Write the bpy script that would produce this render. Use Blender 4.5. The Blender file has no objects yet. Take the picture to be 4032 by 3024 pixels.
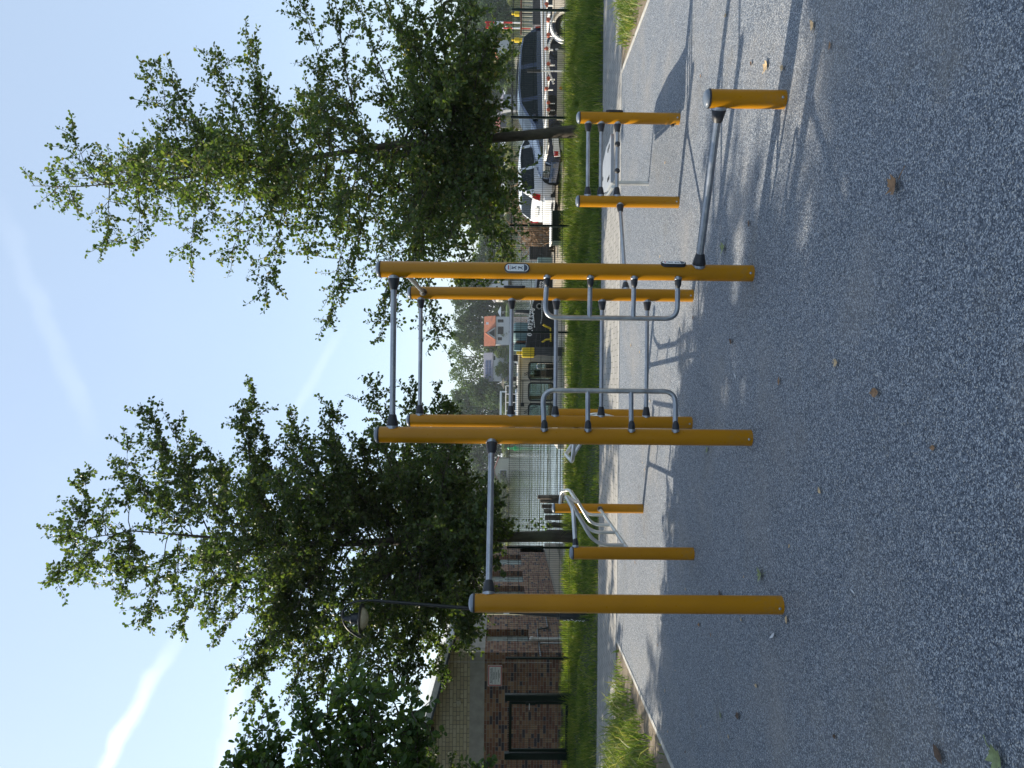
import bpy, bmesh, math, random
import numpy as np
from mathutils import Vector, Matrix
R = math.radians
rnd = random.Random(7)
scene = bpy.context.scene
C = scene.collection

# ---------------------------------------------------------------- camera
CAM_H = 1.65
FPX = 3030.0                       # focal length in pixels of a 4032 x 3024 picture
PITCH, ROLL = math.atan(33 / FPX), R(0.55)
f_ = Vector((0, math.cos(PITCH), -math.sin(PITCH)))
u_ = Vector((0, math.sin(PITCH), math.cos(PITCH)))
x_ = Vector((1, 0, 0))
r_ = math.cos(ROLL) * x_ + math.sin(ROLL) * u_
v_ = -math.sin(ROLL) * x_ + math.cos(ROLL) * u_
CAM = Vector((0, 0, CAM_H))
cam_data = bpy.data.cameras.new("camera")
cam = bpy.data.objects.new("camera", cam_data)
C.objects.link(cam)
rot = Matrix((-v_, r_, -f_)).transposed()      # the phone was held upright, the picture lies on its side
cam.matrix_world = Matrix.Translation(CAM) @ rot.to_4x4()
cam_data.sensor_fit = 'HORIZONTAL'
cam_data.sensor_width = 36
cam_data.lens = 36 * FPX / 4032
cam_data.clip_start = 0.05
cam_data.clip_end = 6000
scene.camera = cam

def ray(x, y):
    return rot @ Vector((x - 2016, 1512 - y, -FPX))
def P(x, y, Y):
    d = ray(x, y); return CAM + d * (Y / d.y)
def G(x, y, z=0.0):
    d = ray(x, y); return CAM + d * ((z - CAM_H) / d.z)

# ---------------------------------------------------------------- light
SUN_EL, SUN_PHI = R(39), R(26)     # sun on the left, a little beyond the picture plane
sun_dir = Vector((-math.cos(SUN_PHI) * math.cos(SUN_EL), math.sin(SUN_PHI) * math.cos(SUN_EL), math.sin(SUN_EL)))
sd = bpy.data.lights.new("sun", 'SUN')
sd.energy = 4.4
sd.angle = R(0.53)
sd.color = (1.0, 0.90, 0.74)
sun = bpy.data.objects.new("sun", sd)
C.objects.link(sun)
sun.rotation_euler = (-sun_dir).to_track_quat('-Z', 'Y').to_euler()

world = bpy.data.worlds.new("World")
scene.world = world
world.use_nodes = True
wn = world.node_tree.nodes; wl = world.node_tree.links
wn.clear()
w_out = wn.new('ShaderNodeOutputWorld')
w_bg = wn.new('ShaderNodeBackground')
w_sky = wn.new('ShaderNodeTexSky')
w_sky.sky_type = 'NISHITA'
w_sky.sun_disc = False
w_sky.sun_elevation = SUN_EL
w_sky.sun_rotation = math.atan2(sun_dir.x, sun_dir.y)
w_sky.air_density = 1.0
w_sky.dust_density = 0.8
w_sky.ozone_density = 1.6
SKY_STRENGTH = 0.15
w_bg.inputs['Strength'].default_value = SKY_STRENGTH
wl.new(w_bg.outputs[0], w_out.inputs[0])

# vapour trails and thin veil cloud high in the sky
def wmath(op, a, b=None, c=None):
    n = wn.new('ShaderNodeMath'); n.operation = op
    for i, q in enumerate((a, b, c)):
        if q is None: continue
        if isinstance(q, (int, float)): n.inputs[i].default_value = q
        else: wl.new(q, n.inputs[i])
    return n.outputs[0]
w_tc = wn.new('ShaderNodeTexCoord')
w_dir = w_tc.outputs['Generated']
def wdot(vec):
    n = wn.new('ShaderNodeVectorMath'); n.operation = 'DOT_PRODUCT'
    wl.new(w_dir, n.inputs[0]); n.inputs[1].default_value = vec
    return n.outputs['Value']
w_noise = wn.new('ShaderNodeTexNoise')
w_noise.inputs['Scale'].default_value = 26; w_noise.inputs['Detail'].default_value = 5
wl.new(w_dir, w_noise.inputs['Vector'])
w_noise2 = wn.new('ShaderNodeTexNoise')
w_noise2.inputs['Scale'].default_value = 3.2; w_noise2.inputs['Detail'].default_value = 4
wl.new(w_dir, w_noise2.inputs['Vector'])
def smooth(v, a, b):
    n = wn.new('ShaderNodeMapRange'); n.interpolation_type = 'SMOOTHSTEP'
    wl.new(v, n.inputs[0])
    for i, q in enumerate((a, b, 0, 1)): n.inputs[i + 1].default_value = q
    return n.outputs[0]
def trail(pa, pb, width, amount, fade0, fade1):
    a, b = ray(*pa).normalized(), ray(*pb).normalized()
    n = a.cross(b).normalized(); t = (b - a).normalized()
    d = wmath('ABSOLUTE', wmath('ADD', wdot(n), wmath('MULTIPLY', wmath('SUBTRACT', w_noise.outputs[0], 0.5), width * 1.5)))
    core = wmath('SUBTRACT', 1.0, smooth(d, width * 0.15, width))
    s0, s1 = a.dot(t), b.dot(t); L = s1 - s0
    s = wdot(t)
    m = wmath('MULTIPLY', smooth(s, s0 - fade0 * L, s0 + 0.001), wmath('SUBTRACT', 1.0, smooth(s, s1 - fade1 * L, s1)))
    dens = wmath('ADD', 0.55, wmath('MULTIPLY', w_noise.outputs[0], 0.9))
    return wmath('MULTIPLY', wmath('MULTIPLY', core, m), wmath('MULTIPLY', dens, amount))
trails = [trail((340, 3150), (790, 2340), 0.013, 0.6, 1.2, 0.85),
          trail((860, 3100), (960, 2560), 0.014, 0.33, 1.0, 0.5),
          trail((150, 1200), (400, 1800), 0.015, 0.07, 1.0, 0.5),
          trail((1180, 1580), (1390, 1230), 0.009, 0.10, 0.3, 0.6)]
tot = trails[0]
for t in trails[1:]: tot = wmath('ADD', tot, t)
veil = wmath('MULTIPLY', smooth(w_noise2.outputs[0], 0.5, 0.8), 0.03)
tot = wmath('MINIMUM', wmath('ADD', tot, veil), 0.9)
w_mix = wn.new('ShaderNodeMix'); w_mix.data_type = 'RGBA'; w_mix.blend_type = 'MIX'
wl.new(tot, w_mix.inputs[0]); wl.new(w_sky.outputs[0], w_mix.inputs[6])
w_mix.inputs[7].default_value = (5.2, 5.7, 6.1, 1)
w_hz = wn.new('ShaderNodeMix'); w_hz.data_type = 'RGBA'      # thin even summer haze over the whole sky
w_hz.inputs[0].default_value = 0.62; wl.new(w_sky.outputs[0], w_hz.inputs[6]); w_hz.inputs[7].default_value = (2.35, 2.85, 3.45, 1)
wl.new(w_hz.outputs[2], w_mix.inputs[6])
wl.new(w_mix.outputs[2], w_bg.inputs['Color'])

scene.view_settings.view_transform = 'Standard'
scene.view_settings.look = 'None'
scene.view_settings.exposure = 0.85
scene.view_settings.gamma = 1.0
scene.view_settings.use_curve_mapping = False
try:
    scene.cycles.volume_bounces = 0
    scene.cycles.max_bounces = 8
    scene.cycles.transparent_max_bounces = 12
except Exception:
    pass

# ---------------------------------------------------------------- materials
class NT:
    def __init__(s, name):
        s.m = bpy.data.materials.new(name); s.m.use_nodes = True
        s.n = s.m.node_tree.nodes; s.l = s.m.node_tree.links
        s.bsdf = s.n['Principled BSDF']; s.out = s.n['Material Output']
        g = s.n.new('ShaderNodeNewGeometry'); s.geo = g; s.pos = g.outputs['Position']
    def set(s, **k):
        for a, v in k.items():
            i = s.bsdf.inputs[a.replace('_', ' ')]
            if hasattr(v, 'is_output') or isinstance(v, bpy.types.NodeSocket): s.l.new(v, i)
            else: i.default_value = v
    def link(s, q, i):
        if isinstance(q, bpy.types.NodeSocket): s.l.new(q, i)
        else: i.default_value = q
    def math(s, op, a, b=None, c=None):
        n = s.n.new('ShaderNodeMath'); n.operation = op
        for i, q in enumerate((a, b, c)):
            if q is not None: s.link(q, n.inputs[i])
        return n.outputs[0]
    def scale(s, v, k):
        n = s.n.new('ShaderNodeVectorMath'); n.operation = 'MULTIPLY'
        s.l.new(v, n.inputs[0]); n.inputs[1].default_value = k if isinstance(k, tuple) else (k, k, k)
        return n.outputs[0]
    def noise(s, scale, detail=3, vec=None, rough=0.5, color=False):
        n = s.n.new('ShaderNodeTexNoise'); s.l.new(vec or s.pos, n.inputs['Vector'])
        n.inputs['Scale'].default_value = scale; n.inputs['Detail'].default_value = detail
        n.inputs['Roughness'].default_value = rough
        return n.outputs['Color' if color else 0]
    def vor(s, scale, vec=None, feature='F1'):
        n = s.n.new('ShaderNodeTexVoronoi'); n.feature = feature
        s.l.new(vec or s.pos, n.inputs['Vector']); n.inputs['Scale'].default_value = scale
        return n
    def ramp(s, v, stops, const=False):
        n = s.n.new('ShaderNodeValToRGB'); e = n.color_ramp.elements
        if const: n.color_ramp.interpolation = 'CONSTANT'
        while len(e) < len(stops): e.new(0.5)
        for q, (p, c) in zip(e, stops):
            q.position = p; q.color = (*c, 1) if len(c) == 3 else c
        s.l.new(v, n.inputs[0])
        return n.outputs[0]
    def mix(s, f, a, b, blend='MIX'):
        n = s.n.new('ShaderNodeMix'); n.data_type = 'RGBA'; n.blend_type = blend
        s.link(f, n.inputs[0])
        for q, i in ((a, 6), (b, 7)):
            if isinstance(q, tuple): q = (*q, 1) if len(q) == 3 else q
            s.link(q, n.inputs[i])
        return n.outputs[2]
    def bump(s, h, dist=0.01, strength=0.5):
        n = s.n.new('ShaderNodeBump'); n.inputs['Distance'].default_value = dist
        n.inputs['Strength'].default_value = strength
        s.l.new(h, n.inputs['Height']); s.l.new(n.outputs[0], s.bsdf.inputs['Normal'])
    def sep(s):
        n = s.n.new('ShaderNodeSeparateXYZ'); s.l.new(s.pos, n.inputs[0]); return n.outputs
    def white(s, a, b):
        c = s.n.new('ShaderNodeCombineXYZ'); s.link(a, c.inputs[0]); s.link(b, c.inputs[1])
        n = s.n.new('ShaderNodeTexWhiteNoise'); n.noise_dimensions = '2D'
        s.l.new(c.outputs[0], n.inputs['Vector']); return n.outputs['Value'], n.outputs['Color']

def dark(c, k): return tuple(v * k for v in c)
def mat(name, col, rough=0.6, metal=0.0, var=0.15, vs=6.0, bump=0.0, bs=60.0, spec=0.5, coat=0.0):
    t = NT(name)
    n = t.noise(vs, 4)
    t.set(Base_Color=t.ramp(n, [(0.3, dark(col, 1 - var)), (0.7, tuple(min(1, v) for v in dark(col, 1 + var)))]))
    t.set(Metallic=metal, Specular_IOR_Level=spec, Coat_Weight=coat)
    t.set(Roughness=t.ramp(t.noise(vs * 2.3, 3), [(0.3, (max(0.02, rough - 0.06),) * 3), (0.7, (min(1, rough + 0.08),) * 3)]))
    if bump: t.bump(t.noise(bs, 3), bump, 0.6)
    return t.m

M = {}
M['galv'] = None
t = NT('galvanised steel')
vv = t.vor(90)
n = t.noise(14, 4)
t.set(Base_Color=t.mix(0.5, t.ramp(vv.outputs['Color'], [(0.0, (0.28, 0.305, 0.335)), (1.0, (0.41, 0.43, 0.455))]), t.ramp(n, [(0.3, (0.24, 0.26, 0.285)), (0.7, (0.44, 0.455, 0.475))])))
t.set(Metallic=0.85, Roughness=t.ramp(n, [(0.3, (0.28,) * 3), (0.7, (0.45,) * 3)]))
M['galv'] = t.m
t = NT('yellow powder coat')
n = t.noise(3.0, 4); n2 = t.noise(40, 5)
c = t.ramp(n, [(0.3, (0.355, 0.152, 0.0013)), (0.7, (0.41, 0.18, 0.0017))])
xyz = t.sep()
dirt = t.math('MULTIPLY', t.ramp(xyz[2], [(0.0, (1, 1, 1)), (0.22, (0, 0, 0))]), t.ramp(n2, [(0.45, (0, 0, 0)), (0.75, (0.7, 0.7, 0.7))]))
t.set(Base_Color=t.mix(dirt, c, (0.22, 0.15, 0.06)))
t.set(Roughness=t.ramp(n2, [(0.3, (0.27,) * 3), (0.7, (0.40,) * 3)]), Specular_IOR_Level=0.3)
M['yellow'] = t.m
M['black'] = mat('black rubber', (0.018, 0.020, 0.024), 0.5)
M['cap'] = mat('grey post cap', (0.16, 0.19, 0.23), 0.35)
M['alu'] = mat('brushed aluminium', (0.62, 0.63, 0.62), 0.35, 0.9)
M['board'] = mat('grey composite board', (0.30, 0.33, 0.37), 0.45, var=0.06)
M['whiteprint'] = mat('white print panel', (0.72, 0.74, 0.74), 0.4, var=0.05)
M['darkprint'] = mat('dark print', (0.05, 0.07, 0.10), 0.5)
M['redprint'] = mat('red print', (0.45, 0.03, 0.03), 0.5)

t = NT('rubber granulate surface')
v = t.vor(210); v2 = t.vor(120); v2.inputs['Randomness'].default_value = 1.0
rr = t.n.new('ShaderNodeSeparateColor'); t.l.new(v.outputs['Color'], rr.inputs[0])
rr2 = t.n.new('ShaderNodeSeparateColor'); t.l.new(v2.outputs['Color'], rr2.inputs[0])
c1 = t.ramp(rr.outputs[0], [(0.0, (0.030, 0.040, 0.058)), (0.30, (0.085, 0.105, 0.138)), (0.56, (0.20, 0.23, 0.275)), (0.80, (0.51, 0.54, 0.57)), (0.96, (0.68, 0.64, 0.56))], True)
c2 = t.ramp(rr2.outputs[1], [(0.0, (0.055, 0.068, 0.088)), (0.45, (0.16, 0.185, 0.22)), (0.8, (0.40, 0.42, 0.44))], True)
c = t.mix(0.30, c1, c2)
big = t.noise(0.8, 5, rough=0.6)
c = t.mix(t.ramp(big, [(0.50, (0, 0, 0)), (0.72, (0.42, 0.42, 0.42))]), c, (0.33, 0.30, 0.26))
c = t.mix(t.ramp(t.noise(1.1, 6, rough=0.65), [(0.56, (0, 0, 0)), (0.70, (0.4, 0.4, 0.4))]), c, (0.15, 0.135, 0.11))
c = t.mix(0.5, c, t.ramp(t.noise(0.35, 3), [(0.35, (0.85, 0.85, 0.86)), (0.7, (1, 1, 1))]), 'MULTIPLY')
t.set(Base_Color=c, Roughness=0.62, Specular_IOR_Level=0.4)
t.bump(t.math('SUBTRACT', 1.0, v.outputs['Distance']), 0.004, 0.8)
M['rubber'] = t.m

t = NT('grey block paving')
xyz = t.sep()
bw, bh, mo = 0.20, 0.10, 0.006
vvv = t.math('DIVIDE', xyz[1], bw); row = t.math('FLOOR', vvv)
uu = t.math('ADD', t.math('DIVIDE', xyz[0], bh * 1.7), t.math('MULTIPLY', t.math('MODULO', row, 2.0), 0.5)); col = t.math('FLOOR', uu)
fu = t.math('SUBTRACT', uu, col); fv = t.math('SUBTRACT', vvv, row)
joint = t.math('MAXIMUM', t.math('LESS_THAN', fu, mo / bh * 0.9), t.math('LESS_THAN', fv, mo / bw * 1.6))
wv, wc = t.white(col, row)
n = t.noise(7, 5)
c = t.mix(0.5, t.ramp(wv, [(0, (0.24, 0.235, 0.225)), (1, (0.33, 0.32, 0.30))]), t.ramp(n, [(0.3, (0.20, 0.195, 0.19)), (0.7, (0.35, 0.335, 0.31))]))
t.set(Base_Color=t.mix(joint, c, (0.10, 0.10, 0.075)), Roughness=0.85)
t.bump(t.math('SUBTRACT', 1.0, joint), 0.006, 0.6)
M['paver'] = t.m
M['kerb'] = mat('pale concrete edging', (0.42, 0.41, 0.38), 0.85, var=0.2, vs=9, bump=0.003)
t = NT('sandy soil')
n = t.noise(3, 6); n2 = t.noise(60, 4)
t.set(Base_Color=t.mix(0.4, t.ramp(n, [(0.3, (0.11, 0.085, 0.055)), (0.7, (0.26, 0.21, 0.15))]), t.ramp(n2, [(0.35, (0.08, 0.06, 0.04)), (0.65, (0.32, 0.27, 0.20))])), Roughness=0.95)
t.bump(n2, 0.02, 0.7)
M['soil'] = t.m
t = NT('lawn soil')
n = t.noise(2.5, 6); n2 = t.noise(45, 4)
t.set(Base_Color=t.mix(0.5, t.ramp(n, [(0.3, (0.03, 0.05, 0.012)), (0.7, (0.06, 0.085, 0.02))]), t.ramp(n2, [(0.35, (0.02, 0.03, 0.01)), (0.65, (0.08, 0.09, 0.035))])), Roughness=0.95)
t.bump(n2, 0.03, 0.8)
M['lawnsoil'] = t.m
t = NT('yard paving')
n = t.noise(1.5, 5); n2 = t.noise(30, 4)
xyz = t.sep()
fu = t.math('FRACT', t.math('DIVIDE', xyz[0], 0.2)); fv = t.math('FRACT', t.math('DIVIDE', xyz[1], 0.2))
j = t.math('MAXIMUM', t.math('LESS_THAN', fu, 0.07), t.math('LESS_THAN', fv, 0.07))
c = t.mix(0.4, t.ramp(n, [(0.3, (0.27, 0.23, 0.17)), (0.7, (0.38, 0.33, 0.25))]), t.ramp(n2, [(0.3, (0.22, 0.19, 0.14)), (0.7, (0.42, 0.37, 0.29))]))
t.set(Base_Color=t.mix(j, c, (0.15, 0.125, 0.09)), Roughness=0.9)
M['yard'] = t.m

def brick_mat(name, axis, bw, bh, mo, stops, mcol):
    t = NT(name); xyz = t.sep()
    u = xyz[0] if axis == 'x' else xyz[1]
    vv = t.math('DIVIDE', xyz[2], bh); row = t.math('FLOOR', vv)
    uu = t.math('ADD', t.math('DIVIDE', u, bw), t.math('MULTIPLY', t.math('MODULO', t.math('ABSOLUTE', row), 2.0), 0.5))
    col = t.math('FLOOR', uu)
    fu = t.math('SUBTRACT', uu, col); fv = t.math('SUBTRACT', vv, row)
    # every other stretcher is split into two headers
    w0, _ = t.white(row, col)
    hd = t.math('MULTIPLY', t.math('LESS_THAN', w0, 0.42), t.math('GREATER_THAN', fu, 0.5))
    wv, _ = t.white(t.math('ADD', col, t.math('MULTIPLY', hd, 17.3)), row)
    hj = t.math('MULTIPLY', t.math('LESS_THAN', w0, 0.42), t.math('COMPARE', fu, 0.5, mo / bw * 0.5))
    j = t.math('MAXIMUM', hj, t.math('MAXIMUM', t.math('LESS_THAN', fu, mo / bw), t.math('LESS_THAN', fv, mo / bh)))
    c = t.ramp(wv, stops, True)
    c = t.mix(0.45, c, t.ramp(t.noise(40, 4), [(0.3, (0.6, 0.6, 0.6)), (0.7, (1.15, 1.15, 1.15))]), 'MULTIPLY')
    mc = t.mix(0.5, mcol, t.ramp(t.noise(12, 4), [(0.3, (0.7, 0.7, 0.7)), (0.7, (1.1, 1.1, 1.1))]), 'MULTIPLY')
    t.set(Base_Color=t.mix(j, c, mc), Roughness=0.85)
    t.bump(t.math('SUBTRACT', 1.0, j), 0.008, 0.7)
    return t.m
RB = [(p_, (c_[0] * 0.78, c_[1] * 0.70, c_[2] * 0.64)) for p_, c_ in [(0, (0.20, 0.10, 0.065)), (0.16, (0.27, 0.155, 0.095)), (0.34, (0.33, 0.21, 0.13)), (0.52, (0.24, 0.12, 0.08)), (0.66, (0.37, 0.26, 0.16)), (0.80, (0.16, 0.085, 0.06)), (0.89, (0.06, 0.055, 0.075))]]
MC = (0.24, 0.21, 0.175)
M['brickx'] = brick_mat('mixed red brick facing front', 'x', 0.25, 0.085, 0.012, RB, MC)
M['bricky'] = brick_mat('mixed red brick facing side', 'y', 0.25, 0.085, 0.012, RB, MC)
YB = [(0, (0.42, 0.37, 0.24)), (0.4, (0.47, 0.42, 0.29)), (0.75, (0.38, 0.33, 0.22))]
M['ybrickx'] = brick_mat('yellow brick facing front', 'x', 0.25, 0.10, 0.016, YB, (0.16, 0.145, 0.12))
M['ybricky'] = brick_mat('yellow brick facing side', 'y', 0.25, 0.10, 0.016, YB, (0.16, 0.145, 0.12))
t = NT('glass blocks'); xyz = t.sep()
fu = t.math('FRACT', t.math('DIVIDE', xyz[1], 0.16)); fv = t.math('FRACT', t.math('DIVIDE', xyz[2], 0.16))
j = t.math('MAXIMUM', t.math('LESS_THAN', fu, 0.1), t.math('LESS_THAN', fv, 0.1))
w, _ = t.white(t.math('FLOOR', t.math('DIVIDE', xyz[1], 0.16)), t.math('FLOOR', t.math('DIVIDE', xyz[2], 0.16)))
t.set(Base_Color=t.mix(j, t.ramp(w, [(0, (0.16, 0.20, 0.19)), (1, (0.34, 0.40, 0.37))]), (0.30, 0.30, 0.28)), Roughness=0.25)
t.bump(t.noise(25, 2), 0.02, 0.5)
M['gblock'] = t.m
M['concrete'] = mat('grey concrete', (0.30, 0.29, 0.26), 0.9, var=0.18, vs=4, bump=0.004)
M['fascia'] = mat('pale roof fascia', (0.55, 0.54, 0.50), 0.6, var=0.15, vs=12)
M['gutter'] = mat('dark gutter', (0.05, 0.055, 0.06), 0.4)
M['palegut'] = mat('zinc gutter', (0.40, 0.42, 0.43), 0.4, 0.3)
M['fencegreen'] = mat('dark green coated steel', (0.004, 0.014, 0.010), 0.45, spec=0.25)
M['palepost'] = mat('pale painted mast', (0.38, 0.38, 0.28), 0.6)
M['lampdark'] = mat('dark lamp metal', (0.02, 0.024, 0.028), 0.4, 0.3)
M['lampglass'] = mat('frosted lamp bowl', (0.45, 0.42, 0.33), 0.25)
M['white'] = mat('white paint', (0.78, 0.78, 0.76), 0.4, var=0.05)
M['offwhite'] = mat('cream paint', (0.52, 0.48, 0.40), 0.45, var=0.08, vs=3)
M['grey'] = mat('grey paint', (0.28, 0.29, 0.30), 0.5)
M['darkgrey'] = mat('dark grey paint', (0.055, 0.057, 0.06), 0.6, var=0.3, vs=3)
M['hull'] = mat('black hull paint', (0.010, 0.011, 0.013), 0.45, var=0.4, vs=2)
M['red'] = mat('red paint', (0.50, 0.035, 0.025), 0.45)
M['redlens'] = mat('red lamp lens', (0.42, 0.012, 0.015), 0.15, coat=0.5)
M['roller'] = mat('red rubber roller', (0.42, 0.10, 0.055), 0.55)
M['yel2'] = mat('yellow paint', (0.62, 0.45, 0.02), 0.5)
M['teal'] = mat('faded teal paint', (0.14, 0.22, 0.22), 0.6)
M['rust'] = mat('rusty steel', (0.14, 0.06, 0.035), 0.8, var=0.4, vs=9)
M['tyre'] = mat('tyre rubber', (0.015, 0.015, 0.016), 0.8)
M['rim'] = mat('alloy rim', (0.40, 0.41, 0.42), 0.35, 0.8)
M['glassclear'] = mat('clear pane', (0.6, 0.65, 0.65), 0.03)
M['glass'] = mat('dark window glass', (0.006, 0.010, 0.010), 0.04, var=0.05, spec=0.25)
M['carwhite'] = mat('white car paint', (0.74, 0.76, 0.78), 0.25, var=0.03, coat=0.6)
M['carblue'] = mat('dark blue car paint', (0.016, 0.028, 0.060), 0.22, var=0.05, spec=0.4, coat=0.25)
M['chrome'] = mat('chrome', (0.75, 0.76, 0.77), 0.12, 1.0, var=0.05)
M['wood'] = mat('weathered timber', (0.15, 0.125, 0.10), 0.9, var=0.45, vs=8, bump=0.01, bs=30)
M['dryw'] = mat('dry brushwood', (0.26, 0.17, 0.10), 0.9, var=0.4, vs=9)
M['beige'] = mat('beige board', (0.38, 0.36, 0.27), 0.7, var=0.15, vs=4)
M['orange'] = mat('orange reflector', (0.55, 0.14, 0.02), 0.3)
M['wallwhite'] = mat('white render', (0.52, 0.51, 0.49), 0.8, var=0.06)
M['rooforange'] = mat('orange tiles', (0.36, 0.12, 0.055), 0.8, var=0.2, vs=2)
M['roofgrey'] = mat('grey tiles', (0.17, 0.17, 0.20), 0.6, var=0.2, vs=2)
M['roofred'] = mat('brown red tiles', (0.22, 0.075, 0.055), 0.8, var=0.2, vs=2)
M['solar'] = mat('solar panel', (0.035, 0.05, 0.10), 0.2)
M['buoy'] = mat('green buoy paint', (0.02, 0.35, 0.08), 0.4)
M['cloth'] = mat('white canvas', (0.72, 0.72, 0.68), 0.8)
M['tan'] = mat('tan canvas', (0.45, 0.33, 0.2), 0.8)

t = NT('bark')
n = t.noise(9, 6, t.scale(t.pos, (1, 1, 0.25)), 0.65)
n2 = t.noise(2.2, 4)
t.set(Base_Color=t.mix(t.ramp(n2, [(0.5, (0, 0, 0)), (0.7, (0.5, 0.5, 0.5))]), t.ramp(n, [(0.3, (0.025, 0.020, 0.015)), (0.7, (0.10, 0.082, 0.06))]), (0.11, 0.12, 0.07)), Roughness=0.9)
t.bump(n, 0.03, 0.8)
M['bark'] = t.m
def leaf_mat(name, stops, trans=0.48, rough=0.42, ns=0.9, lo=(0.62, 0.72, 0.70), hi=(1.25, 1.18, 1.0), nf=0.35, spec=0.4):
    t = NT(name)
    ri = t.geo.outputs['Random Per Island']
    c = t.ramp(ri, stops)
    c = t.mix(nf, c, t.ramp(t.noise(ns, 4), [(0.35, lo), (0.65, hi)]), 'MULTIPLY')
    t.set(Base_Color=c, Roughness=rough, Specular_IOR_Level=spec)
    tr = t.n.new('ShaderNodeBsdfTranslucent')
    t.l.new(t.mix(1.0, c, (1.5, 1.6, 0.65), 'MULTIPLY'), tr.inputs['Color'])
    mx = t.n.new('ShaderNodeMixShader'); mx.inputs[0].default_value = trans
    t.l.new(t.bsdf.outputs[0], mx.inputs[1]); t.l.new(tr.outputs[0], mx.inputs[2])
    t.l.new(mx.outputs[0], t.out.inputs[0])
    return t.m
M['leafA'] = leaf_mat('alder leaves', [(0, (0.052, 0.088, 0.030)), (0.5, (0.085, 0.130, 0.040)), (0.9, (0.135, 0.175, 0.052)), (1, (0.24, 0.20, 0.08))])
M['leafB'] = leaf_mat('dense alder leaves', [(0, (0.044, 0.076, 0.028)), (0.6, (0.076, 0.116, 0.036)), (1, (0.14, 0.165, 0.05))])
M['leafC'] = leaf_mat('broad maple leaves', [(0, (0.042, 0.085, 0.030)), (0.6, (0.070, 0.120, 0.040)), (1, (0.12, 0.165, 0.05))])
M['grass'] = leaf_mat('grass blades', [(0, (0.068, 0.118, 0.022)), (0.5, (0.120, 0.182, 0.036)), (0.88, (0.19, 0.23, 0.055)), (1, (0.36, 0.31, 0.14))], 0.45, 0.5, 1.6, (0.45, 0.58, 0.5), (1.5, 1.32, 1.1), 0.8)
M['weed'] = leaf_mat('weed leaves', [(0, (0.09, 0.15, 0.03)), (0.6, (0.17, 0.24, 0.055)), (1, (0.36, 0.32, 0.16))], 0.35, 0.5)
M['far1'] = leaf_mat('far dark foliage', [(0, (0.035, 0.068, 0.026)), (1, (0.080, 0.125, 0.045))], 0.25, 0.7, spec=0.1)
M['far2'] = leaf_mat('far green foliage', [(0, (0.060, 0.105, 0.032)), (1, (0.125, 0.18, 0.055))], 0.3, 0.7, spec=0.1)
M['far3'] = leaf_mat('far pale foliage', [(0, (0.085, 0.125, 0.042)), (1, (0.16, 0.20, 0.065))], 0.35, 0.7, spec=0.1)
M['reed'] = leaf_mat('reeds', [(0, (0.12, 0.15, 0.05)), (1, (0.26, 0.26, 0.10))], 0.35, 0.7, spec=0.1)
M['dryleaf'] = mat('dry brown leaf', (0.26, 0.15, 0.075), 0.7, var=0.35, vs=60)
M['paleleaf'] = mat('pale dry leaf', (0.50, 0.36, 0.20), 0.7, var=0.3, vs=60)
M['greenleaf'] = mat('fallen green leaf', (0.20, 0.24, 0.10), 0.6, var=0.45, vs=45)
M['darkleaf'] = mat('dark curled leaf', (0.085, 0.05, 0.03), 0.7, var=0.4, vs=60)
M['feather'] = mat('white feather', (0.62, 0.64, 0.66), 0.6)

t = NT('river water')
pos = t.scale(t.pos, (0.14, 1.0, 1.0))
w1 = t.noise(0.55, 4, pos); w2 = t.noise(6.0, 3, t.scale(t.pos, (0.35, 1, 1)))
t.set(Base_Color=(0.030, 0.042, 0.026, 1), Roughness=0.05, IOR=1.33, Specular_IOR_Level=0.5)
t.bump(t.math('ADD', w1, t.math('MULTIPLY', w2, 0.05)), 0.10, 1.0)
M['water'] = t.m
t = NT('far ground')
n = t.noise(0.05, 5)
t.set(Base_Color=t.ramp(n, [(0.3, (0.05, 0.075, 0.025)), (0.7, (0.13, 0.14, 0.05))]), Roughness=0.95)
M['farground'] = t.m
M['lawnfar'] = mat('far mown lawn', (0.12, 0.19, 0.045), 0.9, var=0.15, vs=0.4)
t = NT('tinted pane')
tb = t.n.new('ShaderNodeBsdfTransparent'); tb.inputs[0].default_value = (0.62, 0.70, 0.68, 1)
gb_ = t.n.new('ShaderNodeBsdfGlossy'); gb_.inputs['Roughness'].default_value = 0.03
fr_ = t.n.new('ShaderNodeFresnel'); fr_.inputs['IOR'].default_value = 1.5
mx = t.n.new('ShaderNodeMixShader'); t.l.new(fr_.outputs[0], mx.inputs[0]); t.l.new(tb.outputs[0], mx.inputs[1]); t.l.new(gb_.outputs[0], mx.inputs[2])
t.l.new(mx.outputs[0], t.out.inputs[0])
M['glassclear'] = t.m
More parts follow.
